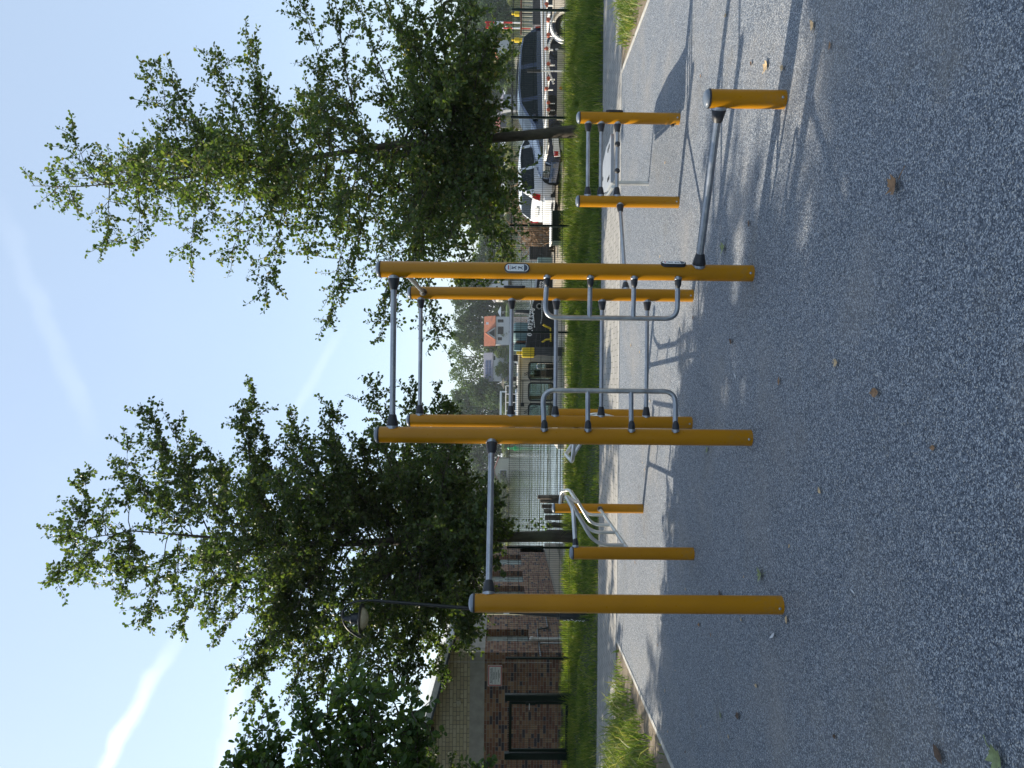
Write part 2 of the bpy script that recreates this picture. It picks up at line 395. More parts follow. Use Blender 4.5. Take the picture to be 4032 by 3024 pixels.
# ---------------------------------------------------------------- geometry helpers
class MB:
    """collects shapes (world coordinates) that become ONE mesh object"""
    def __init__(s):
        s.v = []; s.f = []; s.mi = []; s.mats = []
    def _m(s, m):
        m = M[m] if isinstance(m, str) else m
        if m not in s.mats: s.mats.append(m)
        return s.mats.index(m)
    def add(s, verts, faces, m):
        o = len(s.v); k = s._m(m)
        s.v += [tuple(q) for q in verts]
        for f in faces:
            s.f.append(tuple(i + o for i in f)); s.mi.append(k)
        return s
    def box(s, c, size, m, rz=0.0, rot=None):
        mt = Matrix.Rotation(rz, 3, 'Z') if rot is None else rot
        c = Vector(c); h = Vector(size) / 2
        vs = [c + mt @ Vector((sx * h.x, sy * h.y, sz * h.z)) for sz in (-1, 1) for sx, sy in ((-1, -1), (1, -1), (1, 1), (-1, 1))]
        return s.add(vs, [(3, 2, 1, 0), (4, 5, 6, 7), (0, 1, 5, 4), (1, 2, 6, 5), (2, 3, 7, 6), (3, 0, 4, 7)], m)
    def tube(s, pts, r, m, seg=10, cap=True):
        pts = [Vector(p) for p in pts]; n = len(pts)
        rs = r if isinstance(r, (list, tuple)) else [r] * n
        t0 = (pts[1] - pts[0]).normalized()
        a = t0.orthogonal().normalized()
        vs = []; tp = t0
        for i in range(n):
            t = (pts[min(i + 1, n - 1)] - pts[max(i - 1, 0)])
            t = t.normalized() if t.length > 1e-9 else tp
            ax = tp.cross(t)
            if ax.length > 1e-6: a = Matrix.Rotation(tp.angle(t), 3, ax.normalized()) @ a
            tp = t; b = t.cross(a)
            for k in range(seg):
                g = 2 * math.pi * k / seg
                vs.append(pts[i] + (a * math.cos(g) + b * math.sin(g)) * rs[i])
        fs = [(i * seg + k, i * seg + (k + 1) % seg, (i + 1) * seg + (k + 1) % seg, (i + 1) * seg + k) for i in range(n - 1) for k in range(seg)]
        if cap: fs += [tuple(range(seg))[::-1], tuple(range((n - 1) * seg, n * seg))]
        return s.add(vs, fs, m)
    def lathe(s, origin, axis, prof, m, seg=20):
        """prof: list of (distance along axis, radius)"""
        o = Vector(origin); ax = Vector(axis).normalized()
        a = ax.orthogonal().normalized(); b = ax.cross(a); vs = []
        for d, r in prof:
            for k in range(seg):
                g = 2 * math.pi * k / seg
                vs.append(o + ax * d + (a * math.cos(g) + b * math.sin(g)) * max(r, 1e-4))
        n = len(prof)
        fs = [(i * seg + k, i * seg + (k + 1) % seg, (i + 1) * seg + (k + 1) % seg, (i + 1) * seg + k) for i in range(n - 1) for k in range(seg)]
        fs += [tuple(range(seg))[::-1], tuple(range((n - 1) * seg, n * seg))]
        return s.add(vs, fs, m)
    def ball(s, c, r, m, seg=12):
        n = seg // 2
        return s.lathe(Vector(c) - Vector((0, 0, r)), (0, 0, 1), [(r - r * math.cos(math.pi * i / n), r * math.sin(math.pi * i / n)) for i in range(n + 1)], m, seg)
    def prism(s, poly, ext, m):
        p = [Vector(q) for q in poly]; e = Vector(ext); n = len(p)
        return s.add(p + [q + e for q in p], [tuple(range(n))[::-1], tuple(range(n, 2 * n))] + [(i, (i + 1) % n, (i + 1) % n + n, i + n) for i in range(n)], m)
    def quad(s, a, b, c, d, m): return s.add([a, b, c, d], [(0, 1, 2, 3)], m)
    def text(s, body, size, mt, m, depth=0.004, bold=0.0):
        cu = bpy.data.curves.new('lettering', 'FONT'); cu.body = body; cu.size = size
        cu.align_x = 'CENTER'; cu.align_y = 'CENTER'; cu.extrude = depth; cu.offset = bold; cu.resolution_u = 3
        ob = bpy.data.objects.new('lettering', cu); C.objects.link(ob)
        dg = bpy.context.evaluated_depsgraph_get()
        me = ob.evaluated_get(dg).to_mesh()
        vs = [mt @ v.co for v in me.vertices]; fs = [tuple(p.vertices) for p in me.polygons]
        s.add(vs, fs, m)
        bpy.data.objects.remove(ob); bpy.data.curves.remove(cu)
        return s
    def build(s, name, parent=None, smooth=True, bevel=0.0, angle=38):
        o = Vector((0, 0, 0)); q = parent
        while q is not None: o += q.location; q = q.parent
        me = bpy.data.meshes.new(name)
        me.from_pydata([tuple(Vector(p) - o) for p in s.v], [], s.f)
        for m in s.mats: me.materials.append(m)
        me.polygons.foreach_set('material_index', s.mi)
        bm = bmesh.new(); bm.from_mesh(me)
        bmesh.ops.recalc_face_normals(bm, faces=bm.faces)
        if bevel:
            ed = [e for e in bm.edges if len(e.link_faces) == 2 and e.calc_face_angle(0) > R(40)]
            bmesh.ops.bevel(bm, geom=ed, offset=bevel, segments=2, affect='EDGES', profile=0.6, clamp_overlap=True)
        bm.to_mesh(me); bm.free()
        if smooth:
            me.polygons.foreach_set('use_smooth', [True] * len(me.polygons))
            me.set_sharp_from_angle(angle=R(angle))
        ob = bpy.data.objects.new(name, me); C.objects.link(ob)
        if parent: ob.parent = parent
        return ob

def raw(name, v, f, m, parent=None, smooth=False):
    """fast mesh from numpy arrays; f is an (n, k) array"""
    o = Vector((0, 0, 0)); q = parent
    while q is not None: o += q.location; q = q.parent
    v = np.asarray(v, dtype=np.float32) - np.array(o, dtype=np.float32)
    f = np.asarray(f, dtype=np.int32); k = f.shape[1]
    me = bpy.data.meshes.new(name)
    me.vertices.add(len(v)); me.vertices.foreach_set('co', v.ravel())
    me.loops.add(f.size); me.loops.foreach_set('vertex_index', f.ravel())
    me.polygons.add(len(f)); me.polygons.foreach_set('loop_start', np.arange(0, f.size, k, dtype=np.int32))
    try: me.polygons.foreach_set('loop_total', np.full(len(f), k, dtype=np.int32))
    except Exception: pass
    me.materials.append(M[m] if isinstance(m, str) else m)
    me.update(calc_edges=True); me.validate()
    ob = bpy.data.objects.new(name, me); C.objects.link(ob)
    if parent: ob.parent = parent
    return ob

def tag(o, label=None, cat=None, group=None, kind=None):
    if label: o['label'] = label
    if cat: o['category'] = cat
    if group: o['group'] = group
    if kind: o['kind'] = kind
    return o
def thing(name, loc, label, cat, group=None):
    o = bpy.data.objects.new(name, None); C.objects.link(o); o.location = loc
    o.empty_display_size = 0.2
    return tag(o, label, cat, group)
def copy_tree(o, parent=None):
    c = o.copy(); C.objects.link(c)
    if parent: c.parent = parent
    for ch in list(o.children): copy_tree(ch, c)
    return c
def fillet(pts, rad, n=6):
    pts = [Vector(p) for p in pts]; out = [pts[0]]
    for i in range(1, len(pts) - 1):
        p = pts[i]; a = (pts[i - 1] - p); b = (pts[i + 1] - p)
        d = min(rad, a.length * 0.48, b.length * 0.48)
        A = p + a.normalized() * d; B = p + b.normalized() * d
        for k in range(n + 1):
            t = k / n
            out.append(A * (1 - t) ** 2 + p * 2 * t * (1 - t) + B * t * t)
    out.append(pts[-1])
    return out

# ---------------------------------------------------------------- the setting
PX0, PX1, PY1 = -3.6, 4.44, 10.93
def sheet(name, x0, x1, y0, y1, z, m, thick=0.0):
    b = MB()
    if thick: b.box(((x0 + x1) / 2, (y0 + y1) / 2, z - thick / 2), (x1 - x0, y1 - y0, thick), m)
    else: b.quad((x0, y0, z), (x1, y0, z), (x1, y1, z), (x0, y1, z), m)
    o = b.build(name, smooth=False); o['kind'] = 'structure'; return o
YARD_Z, WATER_Z = -0.30, -0.80
# solid ground: lawn terrace with the yard a step lower, ending in quay walls at the water
b = MB()
b.prism([(-60, -60, 0), (60, -60, 0), (60, 18.7, 0), (-60, 18.7, 0)], (0, 0, -3), 'lawnsoil')
ground = b.build('ground', smooth=False); ground['kind'] = 'structure'
b = MB()
for x0, x1, y1 in ((-60, -7.35, 35.6), (-7.35, 3.9, 24.6), (3.9, 60, 37.0)):
    b.prism([(x0, 18.7, YARD_Z), (x1, 18.7, YARD_Z), (x1, y1, YARD_Z), (x0, y1, YARD_Z)], (0, 0, -2.7), 'yard')
yard = b.build('yard_paving', smooth=False); yard['kind'] = 'structure'
sheet('playground_surface', PX0, PX1, -12, PY1, 0.008, 'rubber')
b = MB(); kw = 0.055
b.box((PX0 - kw / 2, -0.5, -0.04), (kw, 22.9, 0.11), 'kerb'); b.box((PX1 + kw / 2, -0.5, -0.04), (kw, 22.9, 0.11), 'kerb')
b.box(((PX0 + PX1) / 2, PY1 + kw / 2, -0.04), (PX1 - PX0 + 2 * kw, kw, 0.108), 'kerb')
kerb = b.build('kerb', smooth=False); kerb['kind'] = 'structure'
sheet('path', -40, 40, PY1 + kw + 0.002, 13.1, 0.006, 'paver')
sheet('soil_patch', -9.5, PX0 - kw, 0, PY1 + 0.03, 0.004, 'soil')
sheet('soil_strip', PX1 + kw, 9, 0, PY1 + 0.03, 0.004, 'soil')
sheet('water', -700, 700, 19, 312, WATER_Z, 'water')
b = MB()
b.add([(-3000, 300, -1.4), (3000, 300, -1.4), (3000, 312, 0.1), (-3000, 312, 0.1), (3000, 420, 2.0), (-3000, 420, 2.0), (3000, 3500, 4), (-3000, 3500, 4)],
      [(0, 1, 2, 3), (3, 2, 4, 5), (5, 4, 6, 7)], 'farground')
bank = b.build('far_bank', smooth=False); bank['kind'] = 'structure'
b = MB(); b.prism([(-3000, -60, -0.05), (3000, -60, -0.05), (3000, -2500, -0.05), (-3000, -2500, -0.05)], (0, 0, -1), 'farground')
o = b.build('field', smooth=False); o['kind'] = 'structure'

# ---------------------------------------------------------------- grass
def blades(name, pts, h, w, lean, m, label, seed, kind='stuff', cat='grass'):
    g = np.random.default_rng(seed); n = len(pts)
    a = g.uniform(0, 2 * np.pi, n); hh = h * g.uniform(0.45, 1.25, n) if np.isscalar(h) else h * g.uniform(0.5, 1.2, n)
    ww = w * g.uniform(0.6, 1.4, n)
    la = g.uniform(0, 2 * np.pi, n); ln = lean * hh * g.uniform(0.2, 1.3, n)
    dx, dy = np.cos(a) * ww / 2, np.sin(a) * ww / 2
    lx, ly = np.cos(la) * ln, np.sin(la) * ln
    V = np.zeros((n, 5, 3), np.float32)
    V[:, 0] = np.stack([pts[:, 0] - dx, pts[:, 1] - dy, pts[:, 2]], 1)
    V[:, 1] = np.stack([pts[:, 0] + dx, pts[:, 1] + dy, pts[:, 2]], 1)
    V[:, 2] = np.stack([pts[:, 0] + dx * .7 + lx * .35, pts[:, 1] + dy * .7 + ly * .35, pts[:, 2] + hh * .6], 1)
    V[:, 3] = np.stack([pts[:, 0] - dx * .7 + lx * .35, pts[:, 1] - dy * .7 + ly * .35, pts[:, 2] + hh * .6], 1)
    V[:, 4] = np.stack([pts[:, 0] + lx, pts[:, 1] + ly, pts[:, 2] + hh * .95], 1)
    base = np.arange(n)[:, None] * 5
    F = np.concatenate([base + np.array([[0, 1, 2]]), base + np.array([[0, 2, 3]]), base + np.array([[3, 2, 4]])])
    o = raw(name, V.reshape(-1, 3), F, m)
    return tag(o, label, cat, kind=kind)
g = np.random.default_rng(3)
n = 125000
gx = g.uniform(-10.5, 12.5, n); gy = 13.14 - 0.10 * np.abs(np.sin(gx * 3.1) * np.sin(gx * 1.3 + 2)) - 0.05 * np.abs(np.sin(gx * 11)) + (g.uniform(0, 1, n) ** 0.85) * 5.4
patch = np.sin(gx * 1.7 + 1) * np.cos(gy * 1.3) + 0.5 * np.sin(gx * 4.1 + gy * 3)
keep = g.uniform(0, 1, n) < 0.72 + 0.25 * patch
gx, gy, patch = gx[keep], gy[keep], patch[keep]
right = np.clip((gx - 0.5) / 4, 0, 1)
hh = 0.085 + 0.05 * np.clip(patch, -0.6, 1.2) + 0.11 * right + 0.16 * np.clip((gy - 16.8) / 1.5, 0, 1) * (0.35 + 0.65 * right)
edge = np.clip((gy - 13.0) / 0.3, 0.35, 1)
blades('grass_strip', np.stack([gx, gy, np.zeros_like(gx)], 1), hh * edge, 0.011, 0.55, 'grass', 'wide strip of green grass between the brick path and the mesh fence', 5)
n = 260
tx_ = g.uniform(-9, 11.5, n); ty_ = np.where(g.uniform(0, 1, n) < 0.6, g.uniform(16.6, 18.3, n), g.uniform(13.3, 16.6, n)); keep = g.uniform(0, 1, n) < 0.35 + 0.65 * (tx_ > 0)
tx_, ty_ = tx_[keep], ty_[keep]; k_ = 34
gx = np.repeat(tx_, k_) + g.normal(0, .06, len(tx_) * k_); gy = np.repeat(ty_, k_) + g.normal(0, .06, len(tx_) * k_)
hz = np.repeat(g.uniform(.16, .40, len(tx_)), k_)
blades('tall_grass', np.stack([gx, gy, np.zeros_like(gx)], 1), hz, 0.010, 0.7, 'grass', 'scattered tall tufts standing up out of the grass strip', 6)
n = 9000
gx = g.uniform(-8.5, PX0 - 0.1, n); gy = g.uniform(5.2, 10.85, n)
dens = np.clip((PX0 - 0.28 - gx) / 0.5, 0, 1) * (0.45 + 0.55 * (np.sin(gx * 5 + gy * 3.3) > -0.3)) + 0.03
dens *= np.clip((gy - 6.2) / 1.5, 0.15, 1)
keep = g.uniform(0, 1, n) < dens
gx, gy = gx[keep], gy[keep]
hh = 0.10 + 0.14 * np.clip((PX0 - 0.25 - gx) / 0.9, 0, 1)
def weeds(name, gx, gy, hh, seed, label):
    g = np.random.default_rng(seed); n = len(gx)
    reps = 5
    px = np.repeat(gx, reps) + g.normal(0, 0.035, n * reps); py = np.repeat(gy, reps) + g.normal(0, 0.035, n * reps)
    h2 = np.repeat(hh, reps) * g.uniform(0.5, 1.5, n * reps)
    blades(name, np.stack([px, py, np.full_like(px, 0.004)], 1), h2, 0.014, 0.9, 'weed', label, seed + 1)
weeds('weed_patch', gx, gy, hh, 11, 'sunlit patch of straggly weeds beside the sandy edge left of the grey rubber surface')
n = 5200
gx = g.uniform(PX1 + 0.08, 8.5, n); gy = g.uniform(7.0, 10.85, n)
keep = g.uniform(0, 1, n) < np.clip((gx - PX1 - 0.1) / 0.45, 0.02, 1) * 0.9
gx, gy = gx[keep], gy[keep]
weeds('verge_grass', gx, gy, 0.09 + 0.08 * np.clip((gx - PX1) / 1.0, 0, 1), 13, 'dry green grass verge right of the pale concrete edging')
# unmown fringe at the foot of the fence
n = 12000
gx = g.uniform(-10, 12, n); gy = 18.75 + g.uniform(0, 0.7, n)
hz = np.where(gx > 1.5, 0.34, 0.24) * (0.6 + 0.5 * np.abs(np.sin(gx * 2.3)))
blades('fence_fringe', np.stack([gx, gy, np.full_like(gx, -0.05)], 1), hz, 0.014, 0.5, 'grass', 'fringe of tall weeds behind the foot of the mesh fence', 21)

# ---------------------------------------------------------------- trees
LEAF6 = np.array([[0, 0, 0], [0.40, -0.36, 0.07], [0.80, -0.30, 0.04], [1.0, 0, -0.06], [0.80, 0.30, 0.04], [0.40, 0.36, 0.07]], np.float32)
LEAFQ = np.array([[0, 1, 2, 3], [0, 3, 4, 5]], np.int32)
MAPLE = np.array([[0, 0, 0], [0.22, -0.50, 0.03], [0.52, -0.30, 0.05], [0.72, -0.46, 0.0], [1.0, 0, -0.08], [0.72, 0.46, 0.0], [0.52, 0.30, 0.05], [0.22, 0.50, 0.03]], np.float32)
MAPQ = np.array([[0, 1, 2, 4], [2, 3, 4, 4], [0, 4, 6, 7], [4, 5, 6, 6]], np.int32)
def unit(a): return a / np.maximum(np.linalg.norm(a, axis=1, keepdims=True), 1e-9)
def leaf_mesh(name, pos, direc, nrm, size, m, parent):
    d = unit(direc); n = nrm - d * np.sum(nrm * d, 1, keepdims=True); n = unit(n); s = np.cross(n, d)
    V = pos[:, None, :] + size[:, None, None] * (LEAF6[None, :, 0:1] * d[:, None, :] + LEAF6[None, :, 1:2] * s[:, None, :] + LEAF6[None, :, 2:3] * n[:, None, :])
    F = (np.arange(len(pos))[:, None, None] * 6 + LEAFQ[None]).reshape(-1, 4)
    return raw(name, V.reshape(-1, 3), F, m, parent)
def poly_at(pts, t):
    """point on a polyline by fraction of its length"""
    seg = [(pts[i + 1] - pts[i]).length for i in range(len(pts) - 1)]
    L = sum(seg) * t
    for i, q in enumerate(seg):
        if L <= q or i == len(seg) - 1:
            return pts[i].lerp(pts[i + 1], min(1, L / max(q, 1e-6))), (pts[i + 1] - pts[i]).normalized(), i
        L -= q
def make_tree(name, label, trunk, radii, tips, seed, leaf_m, leaf=0.075, twigs=13, twig_len=0.75, leaves=13, lead=40, group=None, cat='tree'):
    rg = random.Random(seed); g = np.random.default_rng(seed)
    trunk = [Vector(p) for p in trunk]
    root = thing(name, trunk[0], label, cat, group)
    wood = MB()
    wood.tube(trunk, radii, 'bark', 12)
    H = trunk[-1].z
    pos = []; dr = []; sz = []
    def unitv():
        while True:
            v = Vector((rg.uniform(-1, 1), rg.uniform(-1, 1), rg.uniform(-1, 1)))
            if 0.05 < v.length < 1: return v.normalized()
    def leafy_twig(p, d, L, n, dens=1.0):
        q = p.copy(); dd = d.copy(); pts = [q.copy()]
        steps = 4
        for i in range(steps):
            dd = (dd + unitv() * 0.28 + Vector((0, 0, 0.06))).normalized()
            q = q + dd * (L / steps); pts.append(q.copy())
        wood.tube(pts, [0.008, 0.007, 0.006, 0.005, 0.003], 'bark', 3, cap=False)
        k = max(2, int(n * dens))
        for i in range(k):
            t = 0.12 + 0.9 * (i + rg.random()) / k
            a, td, _ = poly_at(pts, min(t, 1.0))
            ld = (td * 0.5 + unitv()).normalized()
            pos.append(a + ld * 0.02); dr.append(ld); sz.append(leaf * rg.uniform(0.6, 1.25))
    def limb(start, end, r0, dens=1.0, nt=None):
        L = (end - start).length
        d0 = ((end - start).normalized() + Vector((0, 0, rg.uniform(-0.1, 0.25)))).normalized()
        c = start + d0 * L * 0.5 + unitv() * L * 0.06
        pts = []
        for i in range(9):
            t = i / 8
            p = start * (1 - t) ** 2 + c * 2 * t * (1 - t) + end * t * t
            if 0 < i < 8: p += unitv() * L * 0.012
            pts.append(p)
        wood.tube(pts, [r0 * (1 - 0.86 * i / 8) for i in range(9)], 'bark', 5, cap=False)
        n = nt or max(4, int(twigs * L / 3.0))
        for i in range(n):
            t = 0.18 + 0.82 * ((i + rg.random()) / n)
            p, d, _ = poly_at(pts, min(t, 1))
            td = (d * 0.75 + unitv() * 0.95).normalized()
            leafy_twig(p, td, twig_len * rg.uniform(0.5, 1.2) * (1.15 - 0.5 * t), leaves, dens)
            if rg.random() < 0.55:
                td2 = (d * 0.5 + unitv()).normalized()
                leafy_twig(p, td2, twig_len * rg.uniform(0.4, 0.9), leaves, dens)
        leafy_twig(pts[-2], (pts[-1] - pts[-3]).normalized(), 0.45, leaves, dens)
    for tip in tips:
        e = Vector(tip[:3]); dens = tip[3] if len(tip) > 3 else 1.0
        hd = math.hypot(e.x - trunk[-1].x, e.y - trunk[-1].y)
        zs = e.z - hd * rg.uniform(0.12, 0.5)
        zlo = trunk[0].z + (H - trunk[0].z) * rg.uniform(0.18, 0.34)
        zs = max(zlo, min(zs, H * 0.95))
        k = min(range(len(trunk)), key=lambda i: abs(trunk[i].z - zs))
        i2 = min(len(trunk) - 2, k if trunk[k].z <= zs or k == 0 else k - 1)
        t = (zs - trunk[i2].z) / max(1e-6, trunk[i2 + 1].z - trunk[i2].z)
        s = trunk[i2].lerp(trunk[i2 + 1], max(0, min(1, t)))
        rr = radii[i2] * 0.27
        limb(s, e, max(0.012, rr), dens)
    # leader
    for i in range(lead):
        p, d, _ = poly_at(trunk, 0.30 + 0.70 * (i + rg.random()) / lead)
        leafy_twig(p, (d * 0.5 + unitv()).normalized(), twig_len * 0.6, leaves)
    wood.build('trunk', root)
    pos = np.array([tuple(p) for p in pos], np.float32); dr = np.array([tuple(p) for p in dr], np.float32); sz = np.array(sz, np.float32)
    nr = unit(g.normal(0, 1, pos.shape)) * 0.8 + np.array([[0, 0, 0.75]])
    dr = dr + np.array([[0, 0, -0.35]])
    leaf_mesh('crown', pos, dr, nr, sz, leaf_m, root)
    return root

# right-hand tree: thin leaning trunk, open feathery crown
YR = 16.6
tr = [P(2292, 516, YR), P(2200, 521, YR), P(2050, 535, YR), P(1834, 552, YR), P(1568, 567, YR), P(1290, 610, YR), P(1000, 665, YR), P(720, 700, YR), P(480, 722, YR), P(300, 735, YR), P(125, 732, YR)]
tr[0].z = -0.1
rt = [0.15, 0.118, 0.105, 0.092, 0.075, 0.058, 0.042, 0.028, 0.017, 0.010, 0.004]
tips_r = []
rg = random.Random(41)
for x, y, dn in [(292, 529, 1), (583, 246, 1.1), (674, 301, .9), (966, 141, 1.1), (866, 219, 1.1), (1010, 330, 1), (1167, -60, 1.1), (1300, -120, 1), (1480, -150, 1), (1420, 20, 1),
                 (428, 948, 1), (547, 962, .7), (756, 1025, .9), (911, 1012, .8), (1048, 1157, .9), (980, 930, .8), (1285, 1267, .8), (1330, 1150, .8), (1504, 1322, .9), (1560, 1200, 1),
                 (1732, 1349, .7), (1640, 1180, 1), (400, 640, .7), (560, 620, .9), (620, 820, .9), (760, 480, 1), (820, 860, .9), (300, 800, .6), (260, 660, .6), (210, 760, .7),
                 (700, 580, 1), (900, 560, 1), (1100, 420, 1.1), (1160, 900, 1), (1050, 780, 1), (1210, 1010, 1), (1400, 900, 1.1), (1250, 300, 1.1), (1350, 520, 1.1), (1480, 1050, 1)]:
    q = P(x, y, YR + rg.uniform(-1.3, 1.3)); tips_r.append((*q, dn))
for x, y in [(1987, 820), (1900, 930), (1823, 1094), (1914, 60), (1960, 180), (1850, 330), (1905, 400), (1930, 640), (2010, 740), (1990, 900), (1700, 1000), (1650, 860), (1750, 720), (1690, 420),
             (1600, 300), (1620, 560), (1520, 760), (1540, 420), (1780, 200), (1700, -40), (1830, -120), (1560, 120), (1750, 560), (1860, 830), (1930, 520), (1600, 960), (1460, 640), (1880, 180), (1760, 900), (1960, 1010),
             (1810, 640), (1840, 460), (1700, 620), (1650, 720), (1590, 660), (1780, 300), (1900, 740), (1800, 960)]:
    for _ in range(2): q = P(x + rg.uniform(-60, 60), y + rg.uniform(-60, 60), YR + rg.uniform(-2.7, 2.7)); tips_r.append((*q, 1.1))
for k in range(44):      # boughs reaching towards and away from the camera fill the middle of the crown
    x = rg.uniform(420, 1350); w = (x - 150) * 0.26
    yc = 720 - (x - 300) * 0.105
    q = P(x, yc + rg.uniform(-w, w), YR + rg.choice([-1, 1]) * rg.uniform(0.4, 2.2)); tips_r.append((*q, 0.9))
tree_r = make_tree('alder_tree', 'slender tree with leaning trunk and open feathery crown in front of the parked cars', tr, rt, tips_r, 5, 'leafA', 0.082, twigs=25, twig_len=0.74, leaves=19)

# left-hand tree: straight trunk, dense dark crown
YL = 17.2
tl = [P(2275, 2112, YL), P(2180, 2112, YL), P(2000, 2114, YL), P(1800, 2118, YL), P(1560, 2130, YL), P(1370, 2140, YL), P(1150, 2140, YL), P(1000, 2132, YL), P(760, 2110, YL), P(520, 2090, YL), P(225, 2140, YL)]
tl[0].z = -0.1
rl = [0.15, 0.125, 0.118, 0.108, 0.09, 0.075, 0.06, 0.045, 0.028, 0.015, 0.004]
tips_l = []
rg = random.Random(43)
for x, y in [(219, 2287), (337, 1877), (565, 1612), (957, 1603), (993, 1521), (1150, 1640), (1300, 1600), (1458, 1521), (1620, 1535), (1713, 1548), (1760, 1600), (420, 2000), (300, 2030), (240, 2080),
             (565, 2460), (693, 2469), (470, 2330), (340, 2260), (820, 2440), (875, 2490), (984, 2788), (940, 2690), (1050, 2640), (1150, 2720), (1220, 2800), (1330, 2760), (1450, 2740), (1549, 2742),
             (1650, 2710), (1732, 2670), (620, 1760), (680, 1700), (760, 1750), (850, 1820), (540, 1900), (640, 1950), (440, 2180), (560, 2250), (700, 2330), (780, 1900), (500, 1740)]:
    q = P(x, y, YL + rg.uniform(-1.4, 1.4)); tips_l.append((*q, 1.15))
for x, y in [(1832, 2440), (1905, 2013), (1850, 1849), (1900, 1930), (1930, 2060), (1800, 1720), (1700, 1660), (1600, 1640), (1500, 1680), (1400, 1720), (1300, 1760), (1200, 1750), (1100, 1780), (1000, 1800), (900, 1900),
             (1000, 1950), (1100, 1900), (1200, 1880), (1300, 1850), (1400, 1850), (1500, 1820), (1600, 1800), (1700, 1800), (1750, 1900), (1650, 1900), (1550, 1930), (1450, 1960), (1350, 2000), (1250, 2000),
             (1150, 2020), (1050, 2050), (950, 2100), (870, 2150), (800, 2200), (900, 2300), (1000, 2280), (1100, 2250), (1200, 2220), (1300, 2250), (1400, 2280), (1500, 2260), (1600, 2240), (1700, 2220), (1800, 2250),
             (1880, 2180), (1790, 2080), (1700, 2050), (1600, 2060), (1850, 2320), (1760, 2400), (1650, 2420), (1560, 2480), (1450, 2480), (1350, 2500), (1250, 2520), (1150, 2480), (1050, 2440), (1120, 2580), (1250, 2640),
             (1400, 2620), (1560, 2620), (1680, 2560), (1840, 2550), (1880, 2380), (1960, 2200), (1990, 2100), (1830, 1980), (1760, 2000)]:
    for _ in range(2): q = P(x + rg.uniform(-50, 50), y + rg.uniform(-50, 50), YL + rg.uniform(-3.0, 3.0)); tips_l.append((*q, 1.0))
tree_l = make_tree('alder_tree', 'tall dense dark tree with straight trunk beside the brick building', tl, rl, tips_l, 6, 'leafB', 0.080, twigs=26, twig_len=0.72, leaves=23)

# broad-leaved tree at the left edge, nearer the camera
YT = 8.6
tt = [Vector((-6.8, YT, -0.1)), Vector((-6.78, YT, 1.0)), Vector((-6.75, YT, 2.0)), Vector((-6.7, YT, 3.1)), Vector((-6.65, YT, 4.3)), Vector((-6.6, YT, 5.0))]
rt3 = [0.15, 0.13, 0.115, 0.09, 0.05, 0.012]
tips_t = []
rg = random.Random(47)
for x, y in [(915, 3000), (985, 2920), (1030, 2820), (1190, 2760), (1290, 2740), (1370, 2650), (1450, 2700), (1540, 2730), (1620, 2770), (1660, 2830), (1640, 2960), (1600, 2880), (1500, 2850), (1400, 2800),
             (1300, 2870), (1200, 2880), (1100, 2930), (1050, 3000), (1150, 3050), (1300, 3000), (1450, 2970), (1560, 3000), (1400, 2900), (1250, 3080), (1350, 3060), (1520, 3080), (1100, 3150), (980, 3120)]:
    q = P(x, y, YT + rg.uniform(-1.0, 0.5)); tips_t.append((*q, 1.1))
for k in range(26):
    a = rg.uniform(0, 2 * math.pi); rr = rg.uniform(0.8, 2.4)
    tips_t.append((-7.0 + min(0.4, rr * math.cos(a)) - 0.4, YT - 0.3 + 0.6 * rr * math.sin(a), rg.uniform(3.0, 5.6), 1.0))
tips_t.append((*P(1880, 3010, YT), 1.0))
tree_t = make_tree('maple_tree', 'leafy tree at the left edge of the picture overhanging the yellow brick gable', tt, rt3, tips_t, 9, 'leafC', 0.072, twigs=28, twig_len=0.42, leaves=19)

# trees just outside the picture on the left: they shade the foreground
g_off = 'shade trees left of the playground'
for (x, y, s, rz, src) in ((-12.0, 17.7, 0.92, 0.6, tree_l), (-10.7, 15.2, 1.15, 2.0, tree_t), (-9.8, 6.6, 1.15, 1.2, tree_l), (-10.6, 8.2, 1.08, 3.7, tree_l), (-9.6, 2.2, 1.2, 2.9, tree_l), (-13.6, 9.0, 1.3, 5.2, tree_l), (-13.6, 3.6, 1.3, 4.4, tree_l), (-9.8, -2.2, 1.2, 0.3, tree_l)):
    c = copy_tree(src); c.name = 'shade_tree'; c.location = (x, y, -0.1); c.rotation_euler.z = rz; c.scale = (s, s, s)
    tag(c, 'tall leafy tree standing left of the playground', 'tree', g_off)
# ---------------------------------------------------------------- workout station
PR = 0.054; BR = 0.0185
def zat(x, y, Y): return P(x, y, Y).z
def base(x, y):
    q = G(x, y); return Vector((q.x, q.y + PR, 0))
LFR, LFL = base(2979, 1071), base(2969, 1726)
LBR, LBL = base(2733, 1163), base(2735, 1667)
PLB = base(3095, 2393); SHB = base(3107, 379)
BLB = base(2677.5, 793.5); BRB = base(2684.5, 457.5)
yf = (LFR.y + LFL.y) / 2; LFR.y = LFL.y = yf
yb = (LBR.y + LBL.y) / 2; LBR.y = LBL.y = yb
yn = (BLB.y + BRB.y) / 2; BLB.y = BRB.y = yn
DFLb, DBLb = base(2739, 2180), base(2537, 2010.5)
xd = (DFLb.x + DBLb.x) / 2; DFLb.x = DBLb.x = xd
DFRb = LBL; DBRb = Vector((LBL.x - 0.012, DBLb.y, 0))   # the inner dip bar hangs on the back left ladder post

rig = thing('workout_station', (LFL + LFR) / 2, 'yellow and galvanised workout frame with tall ladder posts, pull up bar and sit up bench', 'workout frame')
dip = thing('dip_station', (DFLb + DBLb) / 2, 'two yellow posts joined by a curved silver dip bar right of the pull up post', 'dip bars')

